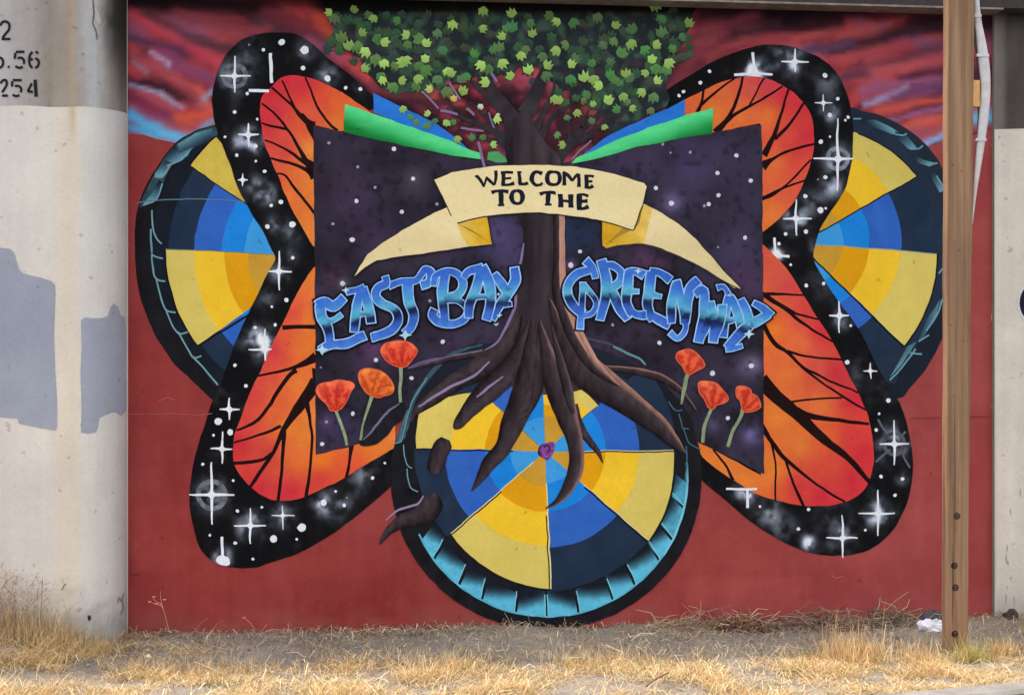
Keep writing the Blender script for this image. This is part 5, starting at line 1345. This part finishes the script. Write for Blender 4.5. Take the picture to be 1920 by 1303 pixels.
GOLD = [(218, 186, 132), (228, 200, 150), (206, 170, 116), (216, 180, 126), (182, 148, 106), (232, 208, 164), (196, 168, 126)]
STRAW = [(178, 154, 122), (160, 138, 112), (196, 172, 136), (142, 120, 98), (206, 184, 150)]
def keep_by(dens, X, Y):
    return RNG.random(len(X)) < dens(X, Y)
def scatter(n, x0, x1, y0, y1):
    return RNG.uniform(x0, x1, n), RNG.uniform(y0, y1, n)
def grass_density(x, y):
    n = fbm(x * 1.7, y * 1.7, 211); n2 = fbm(x * 5, y * 5, 213)
    front = sstep(-.80, -1.05, y + (n - .5) * .35)
    lft = sstep(-1.55, -2.2, x + (n - .5) * .8) * sstep(.05, -.2, y)
    d = np.maximum(front, lft)
    return d * (.03 + .97 * sstep(.36, .60, n2)) * (y > kerb_y(x) + .015)
X, Y = scatter(230000, -4.2, 4.4, -2.3, -.02)
m_ = keep_by(grass_density, X, Y); X, Y = X[m_], Y[m_]
n = len(X)
lf = sstep(-1.8, -2.6, X)
clump = sstep(.45, .75, fbm(X * 3.1, Y * 3.1, 217))
H = RNG.gamma(4, .0080, n) * (.4 + 1.2 * clump + .8 * lf) + .006
C = pick(n, GOLD)
grn = (RNG.random(n) < .04 + .16 * sstep(.55, .7, fbm(X * 1.5, Y * 1.5, 219)) * (X > 1))
C[grn] = pick(int(grn.sum()), [(150, 150, 84), (168, 164, 96), (128, 136, 78)], 10)
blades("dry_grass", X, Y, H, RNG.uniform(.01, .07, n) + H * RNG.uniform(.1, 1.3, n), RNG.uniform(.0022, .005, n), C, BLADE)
# sparse blades on the bare strip
X, Y = scatter(2600, -3.6, 4.4, -1.0, -.1)
m_ = keep_by(lambda x, y: .25 + .75 * sstep(.5, .62, fbm(x * 2.4, y * 2.4, 221)), X, Y); X, Y = X[m_], Y[m_]; n = len(X)
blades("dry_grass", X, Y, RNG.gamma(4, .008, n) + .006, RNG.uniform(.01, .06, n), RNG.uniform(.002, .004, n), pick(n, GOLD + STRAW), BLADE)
# taller tufts with paler, greener blades at the right
for cx, cy, r, cnt, hh, cols in ((1.62, -1.06, .16, 900, .12, GOLD), (1.95, -1.14, .10, 260, .09, GOLD), (2.22, -1.1, .09, 420, .085, [(186, 170, 104), (170, 164, 100), (214, 188, 128)]), (2.42, -1.03, .08, 260, .07, GOLD),
                                 (2.92, -.98, .12, 420, .10, [(196, 176, 110), (176, 166, 100), (222, 194, 134)]), (-.52, -1.05, .3, 500, .07, GOLD), (.35, -1.08, .3, 600, .075, GOLD), (-1.6, -1.0, .3, 500, .06, GOLD), (2.6, -.93, .14, 160, .05, STRAW)):
    X = RNG.normal(cx, r * .6, cnt); Y = RNG.normal(cy, r * .45, cnt)
    n = cnt
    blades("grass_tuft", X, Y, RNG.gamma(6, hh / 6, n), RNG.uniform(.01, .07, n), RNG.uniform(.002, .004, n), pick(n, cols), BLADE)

for pxx, pyy, rx, cnt, hh, cols in ((30, 1222, .16, 900, .15, STRAW + GOLD), (95, 1225, .16, 700, .10, STRAW + GOLD), (165, 1216, .12, 380, .06, [(206, 196, 178), (190, 176, 152), (214, 200, 170)]), (215, 1214, .08, 160, .05, [(150, 136, 116), (120, 106, 92)]),
                                    (405, 1288, .05, 90, .035, [(110, 116, 70), (132, 130, 84)]), (1398, 1292, .07, 110, .035, [(106, 112, 72), (140, 136, 92)]), (1475, 1262, .05, 60, .03, [(104, 128, 92), (120, 138, 96)]), (1200, 1262, .1, 120, .05, [(178, 170, 110), (200, 186, 128)])):
    gx0, gy0 = ground_pt(pxx, pyy)
    X = RNG.normal(gx0, rx, cnt); Y = np.minimum(RNG.normal(gy0, rx * .5, cnt), -.28 if pxx < 240 else -.05)
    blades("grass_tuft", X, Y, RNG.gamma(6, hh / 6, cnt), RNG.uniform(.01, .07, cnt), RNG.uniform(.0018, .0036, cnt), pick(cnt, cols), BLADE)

# straw and stalk litter lying on the soil
def litter(name, X, Y, L, W, C, lift=.012, rise=.02):
    n = len(X)
    az = RNG.uniform(0, 2 * math.pi, n); el = RNG.normal(0, .22, n)
    d = np.stack([np.cos(az) * np.cos(el), np.sin(az) * np.cos(el), np.abs(np.sin(el))], 1)
    p = np.stack([-np.sin(az), np.cos(az), RNG.normal(0, .3, n)], 1)
    b0 = np.stack([X, Y, ground_z(X, Y) + RNG.uniform(0, lift, n)], 1)
    mid = b0 + d * (L / 2)[:, None] + np.stack([RNG.normal(0, .12, n) * L, RNG.normal(0, .12, n) * L, RNG.uniform(0, rise, n)], 1)
    end = b0 + d * L[:, None]
    end[:, 2] = np.maximum(end[:, 2] - RNG.uniform(0, .03, n), ground_z(end[:, 0], end[:, 1]) + .001)
    V = np.stack([b0 - p * W[:, None] / 2, b0 + p * W[:, None] / 2, mid - p * W[:, None] / 2, mid + p * W[:, None] / 2, end - p * W[:, None] / 3, end + p * W[:, None] / 3], 1)
    cc = np.repeat(lin(np.clip(C, 0, 255)), 6, axis=0)
    F = (np.arange(n)[:, None, None] * 6 + np.array([(0, 1, 3, 2), (2, 3, 5, 4)])[None]).reshape(-1, 4)
    o = mesh_obj(name, V.reshape(-1, 3), [tuple(map(int, q)) for q in F], STALK, None, cc)
    o["kind"] = "stuff"
    return o
X, Y = scatter(26000, -3.4, 4.4, -.85, -.01)
m_ = keep_by(lambda x, y: (.10 + .9 * np.exp(-((y + .05) / .28) ** 2)) * (.35 + .8 * sstep(.4, .62, fbm(x * 2, y * 3, 231))), X, Y); X, Y = X[m_], Y[m_]; n = len(X)
litter("straw_litter", X, Y, RNG.gamma(4, .019, n), RNG.uniform(.0015, .0034, n), pick(n, STRAW + [(112, 92, 78), (126, 106, 88)], 18))
X, Y = scatter(9000, -3.4, 4.4, -1.9, -.7); m_ = (Y > kerb_y(X) + .03) & (RNG.random(len(X)) < .3 + .7 * sstep(.4, .6, fbm(X * 2.2, Y * 2.2, 241))); X, Y = X[m_], Y[m_]; n = len(X)
litter("straw_litter", X, Y, RNG.gamma(4, .020, n), RNG.uniform(.0014, .0034, n), pick(n, [(206, 182, 138), (190, 164, 122), (176, 148, 110), (214, 194, 154), (150, 126, 100)], 14), .025, .03)
# small stones and clods
def stones(n):
    X, Y = scatter(n, -3.4, 4.4, -1.3, -.02)
    V, F, C = [], [], []
    ico = [(0, 0, 1), (.9, 0, .2), (-.3, .85, .1), (-.5, -.75, .15), (.2, .4, -.5), (.3, -.6, -.4)]
    tri = [(0, 1, 2), (0, 2, 3), (0, 3, 5), (0, 5, 1), (1, 4, 2), (2, 4, 3), (3, 4, 5), (5, 4, 1)]
    for i in range(n):
        s = .004 + .012 * RNG.random() ** 3
        z = float(ground_z(X[i], Y[i]))
        a = RNG.uniform(0, 6.28); b = len(V)
        for q in ico:
            j = RNG.uniform(.8, 1.2)
            V.append((X[i] + s * j * (q[0] * math.cos(a) - q[1] * math.sin(a)), Y[i] + s * j * (q[0] * math.sin(a) + q[1] * math.cos(a)), z + s * j * q[2] * .7 + s * .2))
        F += [tuple(b + t for t in f) for f in tri]
        k = RNG.uniform(95, 175); C += [(k, k * .93, k * .86)] * 6
    o = mesh_obj("gravel", V, F, STALK, None, lin(np.array(C))); o["kind"] = "stuff"
stones(1500)

def tube(pts, r0, r1, sides=5):
    p = [Vector(q) for q in pts]
    V, F = [], []
    for i, q in enumerate(p):
        t = (p[min(i + 1, len(p) - 1)] - p[max(i - 1, 0)]).normalized()
        a = t.cross(Vector((0, 1, .01))).normalized(); b = t.cross(a)
        r = r0 + (r1 - r0) * i / (len(p) - 1)
        for k in range(sides):
            an = 2 * math.pi * k / sides
            V.append(q + a * r * math.cos(an) + b * r * math.sin(an))
    for i in range(len(p) - 1):
        for k in range(sides):
            F.append((i * sides + k, i * sides + (k + 1) % sides, (i + 1) * sides + (k + 1) % sides, (i + 1) * sides + k))
    F.append(tuple(range(sides))[::-1]); F.append(tuple((len(p) - 1) * sides + k for k in range(sides)))
    return V, F
def at_depth(px, py, y0):
    x, z = plane_pt(px, py, y0)
    return (x, y0, z)
def flat_mat(name, c, rough=.8, noise=12):
    k = NT(name)
    k.l(k.mix(c, k.ramp(k.noise(noise, 5, .7), [(.3, (.72,) * 3), (.7, (1.15,) * 3)]), 1.0, 'MULTIPLY'), k.p.inputs["Base Color"])
    k.p.inputs["Roughness"].default_value = rough
    return k.m
RED_STEM = flat_mat("dry_weed_stem", L3(176, 96, 84)); PALE_STEM = flat_mat("straw_stem", L3(196, 170, 130)); PINK_STEM = flat_mat("pink_dry_stem", L3(206, 136, 118))
def weed(label, stems, heads, y0, mat, r=.0022, cat="dry weed"):
    bx, _, bz = at_depth(stems[0][0][0], stems[0][0][1], y0)
    w = empty("dry_weed", (bx, y0, float(ground_z(bx, y0))))
    set_props(w, label, cat, "dry weeds along the foot of the wall")
    o = Vector(w.location)
    for s in stems:
        pts = [Vector(at_depth(px, py, y0)) - o for px, py in smooth(s, False, 4)] if len(s) > 2 else [Vector(at_depth(*q, y0)) - o for q in s]
        pts[0] = pts[0] - Vector((0, 0, 0.01))
        V, F = tube(pts, r, r * .6)
        mesh_obj("stem", V, F, mat, w)
    for hx, hy, hr in heads:
        c = Vector(at_depth(hx, hy, y0)) - o
        V, F = tube([c - Vector((hr * 1.5, 0, 0)), c - Vector((hr * .7, 0, -hr * .1)), c + Vector((hr * .6, 0, hr * .2)), c + Vector((hr * 1.4, 0, hr * .3))], hr * .8, hr * .3, 6)
        mesh_obj("seed_head", V, F, mat, w)
weed("tall thin dry weed with small seed heads in front of the red wall", [[(324, 1208), (316, 1178), (308, 1148), (302, 1126), (301, 1108)], [(303, 1132), (294, 1128), (287, 1122)], [(305, 1136), (296, 1133), (282, 1129)]],
     [(281, 1128, .006), (289, 1119, .006), (294, 1132, .006), (309, 1124, .006)], -.10, PINK_STEM)
weed("short bent pink stem by the foot of the left column", [[(249, 1208), (251, 1192), (258, 1172)]], [], -.10, PINK_STEM)
weed("arching pair of dry stems curling over low by the red wall", [[(368, 1196), (369, 1180), (378, 1166), (392, 1158)], [(405, 1196), (400, 1180), (408, 1168), (418, 1163)], [(408, 1198), (402, 1187), (388, 1190), (376, 1196)]], [], -.08, RED_STEM)
weed("hooked dry stem with a pale knob at its top", [[(475, 1198), (477, 1182), (470, 1168), (459, 1159)], [(482, 1196), (490, 1184), (500, 1170)]], [(458, 1158, .006)], -.08, PINK_STEM)
weed("thin red twig leaning up between dry stems at the wall foot", [[(428, 1200), (432, 1192), (437, 1186)], [(560, 1196), (548, 1178), (541, 1164)], [(541, 1196), (536, 1186), (530, 1180)]], [], -.08, RED_STEM)
weed("pale straw sprig standing before the black bottom of the painted tyre", [[(961, 1180), (955, 1164), (946, 1148)], [(962, 1180), (962, 1168), (958, 1158)], [(958, 1180), (972, 1170), (986, 1164)]], [], -.12, PALE_STEM, .0018)
weed("small straw sprig rising before the right of the painted tyre", [[(1062, 1180), (1060, 1168), (1058, 1156)], [(1064, 1180), (1074, 1172), (1082, 1164)]], [], -.12, PALE_STEM, .0016)
weed("pale stick leaning against the red wall over the dead stalk heap", [[(1424, 1180), (1440, 1164), (1463, 1145)], [(1440, 1166), (1452, 1160), (1460, 1158)]], [], -.09, PINK_STEM, .0045)

# heap of dead stalks by the wall
def heap(name, label, cx, cy, rx, ry, h, n, cols, L=.2, wid=.007):
    hp = empty(name, (cx, cy, 0))
    set_props(hp, label, "stalk heap", "stalk heaps against the wall")
    V, F, C = [], [], []
    for i in range(n):
        a = RNG.uniform(0, 6.28); rr = math.sqrt(RNG.random())
        x, y = cx + rx * rr * math.cos(a), cy + ry * rr * math.sin(a)
        z = float(ground_z(x, y)) + RNG.uniform(0, h) * (1 - rr ** 2)
        az = RNG.uniform(0, 6.283); el = RNG.normal(.1, .3)
        l = RNG.uniform(.4, 1.2) * L
        d = Vector((math.cos(az) * math.cos(el), math.sin(az) * math.cos(el) * .7, math.sin(el)))
        p0 = Vector((x, y, z)); p2 = p0 + d * l; p1 = (p0 + p2) / 2 + Vector((RNG.normal(0, .18 * l), RNG.normal(0, .12 * l), RNG.uniform(0, .24) * l))
        p2.y = min(p2.y, -.03); p1.y = min(p1.y, -.03); p0.y = min(p0.y, -.03)
        v_, f_ = tube([p0, p1, p2], wid * RNG.uniform(.3, .7), wid * .25, 4)
        b = len(V)
        V += [q - Vector((cx, cy, 0)) for q in v_]; F += [tuple(b + k for k in ff) for ff in f_]
        C += [tuple(pick(1, cols, 14)[0])] * len(v_)
    o = mesh_obj("dead_stalk", V, F, STALK, hp, lin(np.clip(np.array(C), 0, 255)))
    o["kind"] = "stuff"
hx, hy = ground_pt(1400, 1190)
heap("stalk_heap", "tangled heap of reddish brown dead stalks against the red wall", hx, -.18, .15, .09, .085, 170, [(128, 88, 72), (150, 108, 88), (98, 68, 58), (172, 136, 110)], .13, .0075)
hx, hy = ground_pt(1540, 1180)
heap("stalk_heap", "low spread of grey brown stalks right of the tangled heap", hx, -.2, .36, .12, .05, 150, [(120, 100, 86), (142, 120, 100), (96, 78, 68), (134, 92, 78)], .17)
hx, hy = ground_pt(1660, 1170)
heap("stalk_heap", "mound of dull olive brown stalks near the white litter", hx, -.15, .2, .08, .07, 90, [(126, 112, 90), (146, 130, 104), (100, 88, 74)], .16)
hx, hy = ground_pt(1290, 1180)
heap("stalk_heap", "pale straw drift beside the tyre's lower right edge", hx, -.12, .28, .07, .06, 110, [(176, 150, 118), (160, 134, 106), (140, 112, 92)], .16, .005)

# dry shrub at the far left
sx, sy = ground_pt(26, 1215)
shr = empty("dry_shrub", (sx, sy, 0))
set_props(shr, "feathery dry shrub with brown stems at the left column's foot", "shrub")
for i in range(46):
    a = RNG.normal(0, .34); tall = RNG.uniform(.25, .58) * (1 - .4 * abs(a))
    bx = RNG.normal(0, .09); by = RNG.normal(0, .07)
    pts = [(bx, by, -.02), (bx + a * .10, by, tall * .35), (bx + a * .22 + RNG.normal(0, .02), by + RNG.normal(0, .02), tall * .7), (bx + a * .36 + RNG.normal(0, .03), by + RNG.normal(0, .03), tall)]
    V, F = tube(pts, .0028, .001, 4)
    mesh_obj("stem", V, F, (RED_STEM if i % 4 == 0 else flat_mat("shrub_stem", L3(150, 118, 92)) if i == 1 else bpy.data.materials["shrub_stem"]) if i else RED_STEM, shr)
V, F, C = [], [], []
for i in range(5200):
    t = RNG.random(); a = RNG.normal(0, .34)
    hgt = .03 + .42 * RNG.random() ** 1.7 * (1 - .5 * abs(a)); 
    p0 = Vector((RNG.normal(0, .10) + a * hgt * .7, RNG.normal(0, .08), hgt))
    d = Vector((RNG.normal(a, .5), RNG.normal(0, .4), RNG.uniform(.2, 1))).normalized() * RNG.uniform(.015, .05)
    w = d.cross(Vector((RNG.normal(), RNG.normal(), RNG.normal()))).normalized() * .0016
    b = len(V); V += [p0 - w, p0 + w, p0 + d]; F.append((b, b + 1, b + 2))
    C += [tuple(pick(1, [(188, 158, 120), (170, 136, 104), (146, 110, 88), (204, 178, 138)], 12)[0])] * 3
o = mesh_obj("foliage", V, F, BLADE, shr, lin(np.clip(np.array(C), 0, 255))); o["kind"] = "stuff"

# ================================================================== POST, CABLE GUARD, LITTER ITEMS
WOOD = NT("weathered_timber")
wv = WOOD.pos((34, 34, .8))
wg = WOOD.noise(1.0, 7, .66, vec=wv)
w1 = WOOD.ramp(wg, [(.28, L3(98, 72, 53)), (.45, L3(136, 104, 77)), (.6, L3(154, 120, 90)), (.75, L3(172, 140, 110))])
w2_ = WOOD.ramp(WOOD.noise(2.2, 6, .7, vscale=(1.5, 1.5, .5)), [(.3, (.76, .74, .72)), (.7, (1.08, 1.06, 1.04))])
kn = WOOD.ramp(WOOD.noise(3.4, 3, .5, vscale=(4, 4, 1)), [(.66, (0, 0, 0)), (.76, (1, 1, 1))])
WOOD.l(WOOD.mix(WOOD.mix(w1, w2_, 1.0, 'MULTIPLY'), L3(92, 62, 44), WOOD.mix((0, 0, 0), kn, .5)), WOOD.p.inputs["Base Color"])
WOOD.p.inputs["Roughness"].default_value = .85
ck = WOOD.ramp(WOOD.noise(1.0, 4, .55, vscale=(46, 46, .55)), [(.63, (0, 0, 0)), (.67, (1, 1, 1))])
base_in = WOOD.p.inputs["Base Color"].links[0].from_socket
WOOD.l(WOOD.mix(base_in, L3(58, 40, 30), WOOD.mix((0, 0, 0), ck, .75)), WOOD.p.inputs["Base Color"])
WOOD.bump(wg, .5, .006)
px_, py_ = ground_pt(1792, 1222)
YPO = py_
post = empty("wooden_post", (px_, YPO, 0))
set_props(post, "tall weathered timber post with four bolts standing before the mural's right end", "post")
PO = Vector(post.location)
DEP = .055
rows = []
for t in np.linspace(0, 1, 52):
    py = 1250 + (-420 - 1250) * t
    xl = np.interp(py, [-420, 1222], [1777, 1774]); xr = np.interp(py, [-420, 200, 700, 1222], [1832, 1826, 1820, 1815])
    a = Vector(at_depth(xl + .5 * math.sin(py * .021) + .3 * math.sin(py * .07), py, YPO)) - PO; b = Vector(at_depth(xr + .5 * math.sin(py * .017 + 1) + .35 * math.sin(py * .06), py, YPO)) - PO
    bv = .006
    rows.append([a + Vector((0, DEP, 0)), a + Vector((0, bv, 0)), a + Vector((bv * .8, 0, 0)), a * .5 + b * .5 + Vector((0, -.0015, 0)), b - Vector((bv * .8, 0, 0)), b + Vector((0, bv, 0)), b + Vector((0, DEP, 0))])
V = [q for r in rows for q in r]
F = [(j * 7 + i, j * 7 + (i + 1) % 7, (j + 1) * 7 + (i + 1) % 7, (j + 1) * 7 + i) for j in range(len(rows) - 1) for i in range(7)]
F.append(tuple((len(rows) - 1) * 7 + i for i in range(7)))
mesh_obj("post_timber", V, F, WOOD.m, post)
IRON = flat_mat("rusty_iron", L3(52, 34, 28), .7, 60); HOLE = flat_mat("bolt_recess", L3(30, 20, 16), .9)
for bx, by in ((1794, 967), (1789, 1060), (1791, 1101), (1790, 1188)):
    c = Vector(at_depth(bx, by, YPO)) - PO
    r = .0175
    V, F = [], []
    n = 14
    for (rr, yy) in ((r, -.0008), (r * .98, -.0035), (r * .70, -.0035), (r * .62, -.0010)):
        V += [c + Vector((rr * math.cos(2 * math.pi * k / n), yy, rr * math.sin(2 * math.pi * k / n))) for k in range(n)]
    for a in range(3):
        F += [(a * n + k, a * n + (k + 1) % n, (a + 1) * n + (k + 1) % n, (a + 1) * n + k) for k in range(n)]
    F.append(tuple(3 * n + k for k in range(n)))
    bo = mesh_obj("bolt", V, F, HOLE, post)
    V = []; n6 = 6
    for rr, yy in ((r * .42, -.0010), (r * .42, -.007), (r * .34, -.0085)):
        V += [c + Vector((rr * math.cos(2 * math.pi * k / n6 + bx), yy, rr * math.sin(2 * math.pi * k / n6 + bx))) for k in range(n6)]
    F = [(a * n6 + k, a * n6 + (k + 1) % n6, (a + 1) * n6 + (k + 1) % n6, (a + 1) * n6 + k) for a in range(2) for k in range(n6)] + [tuple(2 * n6 + k for k in range(n6))]
    mesh_obj("bolt_head", V, F, IRON, bo)

for qx, qy in ((1786, 310), (1803, 322), (1798, 470), (1782, 610), (1806, 640), (1790, 742)):
    c = Vector(at_depth(qx, qy, YPO)) - PO
    V, F = tube([c + Vector((-.006, .002, 0)), c + Vector((-.005, -.004, .001)), c + Vector((.005, -.004, .002)), c + Vector((.006, .002, .001))], .0012, .0012, 5)
    mesh_obj("staple", V, F, IRON, post)
PVC = flat_mat("weathered_pvc", L3(206, 198, 196), .5, 9)
TAN = flat_mat("tan_clip", L3(214, 158, 92), .6, 20)
BLKC = flat_mat("black_cable", L3(36, 33, 34), .5)
YG = YPO + .03
def bx_px(name, x0, x1, y0, y1, ya, yb, mat, par, O):
    a = Vector(at_depth(x0, y1, ya)) - O; b = Vector(at_depth(x1, y0, ya)) - O
    v, f = box_geo(a.x, b.x, a.y, a.y + (yb - ya), a.z, b.z)
    return mesh_obj(name, v, f, mat, par)
guard = empty("cable_guard", at_depth(1830, 20, YG))
set_props(guard, "white plastic cable guard bowed off the side of the wooden post", "cable guard")
GO = Vector(guard.location)
cl = smooth([(1829, -50, 9), (1831, 0, 11), (1834, 40, 14), (1840, 80, 19), (1845, 120, 22), (1848, 160, 20), (1846, 200, 20), (1841, 250, 18), (1835, 300, 14), (1829, 350, 9), (1825, 395, 4), (1823, 420, 2)], False, 5)
V, F = [], []
sd = 10
for q in cl:
    c = Vector(at_depth(q[0], q[1], YG)) - GO
    hw = q[2] * .003 * .93 / 2
    for k in range(sd):
        an = 2 * math.pi * k / sd
        V.append(c + Vector((hw * math.cos(an), .012 * math.sin(an) * min(1, q[2] / 12), 0)))
for i in range(len(cl) - 1):
    F += [(i * sd + k, (i + 1) * sd + k, (i + 1) * sd + (k + 1) % sd, i * sd + (k + 1) % sd) for k in range(sd)]
mesh_obj("guard_strip", V, F, PVC, guard, shade=True)
for gy_, gw_ in ((30, 15), (104, 23), (262, 20)):
    gcx = float(np.interp(gy_, cl[:, 1], cl[:, 0]))
    bx_px("strap", gcx - gw_ / 2, gcx + gw_ / 2, gy_ - 2.5, gy_ + 2.5, YG - .0145, YG + .0145, PVC, guard, GO)
bx_px("clip", 1823.5, 1837, 151, 200, YG - .022, YG + .01, TAN, guard, GO)
for ln in ([(1826, 58), (1830, 90), (1834, 125), (1836, 150)], [(1835, 201), (1833, 250), (1829, 300), (1826, 345)]):
    V, F = tube([Vector(at_depth(a, b, YG + .004)) - GO for a, b in smooth(ln, False, 4)], .0045, .004, 6)
    mesh_obj("cable", V, F, BLKC, guard)

# crumpled white bag and dark scraps behind the post
def crumple(name, label, cat, cx, cy, w, h, d, mat, seed, n=14):
    r = np.random.default_rng(seed)
    V, F = [], []
    zb_ = float(ground_z(cx, cy)) - .006
    for j in range(n + 1):
        th = math.pi * j / n
        for i in range(2 * n):
            ph = math.pi * i / n
            q = np.array([math.sin(th) * math.cos(ph), math.sin(th) * math.sin(ph), math.cos(th)])
            k = .62 + .75 * abs(float(fbm(np.array([q[0] * 2.3 + seed]), np.array([q[1] * 2.3 + q[2] * 3.1]), seed)[0]) - .1) + r.normal(0, .035)
            V.append((q[0] * w * k, q[1] * d * k, max(0, (q[2] * .8 + .45) * h * k)))
    m2 = 2 * n
    F = [(j * m2 + i, (j + 1) * m2 + i, (j + 1) * m2 + (i + 1) % m2, j * m2 + (i + 1) % m2) for j in range(n) for i in range(m2)]
    o = mesh_obj(name, V, F, mat)
    o.location = (cx, cy, zb_)
    set_props(o, label, cat)
WHITE = flat_mat("white_plastic_film", L3(226, 222, 232), .45, 14)
bxg, byg = ground_pt(1748, 1186)
crumple("plastic_bag", "crumpled white plastic bag lying on the dirt just left of the wooden post", "bag", bxg, byg, .085, .06, .06, WHITE, 5)
dxg, _ = ground_pt(1736, 1166)
crumple("crumpled_scrap", "dark crumpled scrap lying behind the white bag at the wall", "scrap", dxg + .02, -.10, .09, .045, .05, flat_mat("dark_scrap", L3(66, 62, 68), .6, 20), 9)
lx, _ = ground_pt(1890, 1166)
crumple("dark_rock", "dark lump of rock at the foot of the right pilaster", "rock", lx, -.12, .04, .05, .035, flat_mat("dark_lump", L3(62, 54, 50), .9, 20), 13)
wsx, wsy = ground_pt(278, 1230)
crumple("pale_stone", "small pale stone in the straw by the red wall's left foot", "stone", wsx, wsy, .02, .016, .014, flat_mat("pale_stone_grain", L3(222, 196, 160), .9, 40), 21, 8)
# twig in the foreground grass
tw = ground_pt(1238, 1300)
V, F = tube([(0, 0, .03), (.05, .04, .05), (.09, .07, .062), (.13, .1, .07)], .005, .003, 6)
o = mesh_obj("twig", V, F, flat_mat("twig_bark", L3(110, 72, 58)), None); o.location = (tw[0] - .06, tw[1] + .03, 0)
set_props(o, "short brown twig sticking out of the golden foreground grass", "twig")
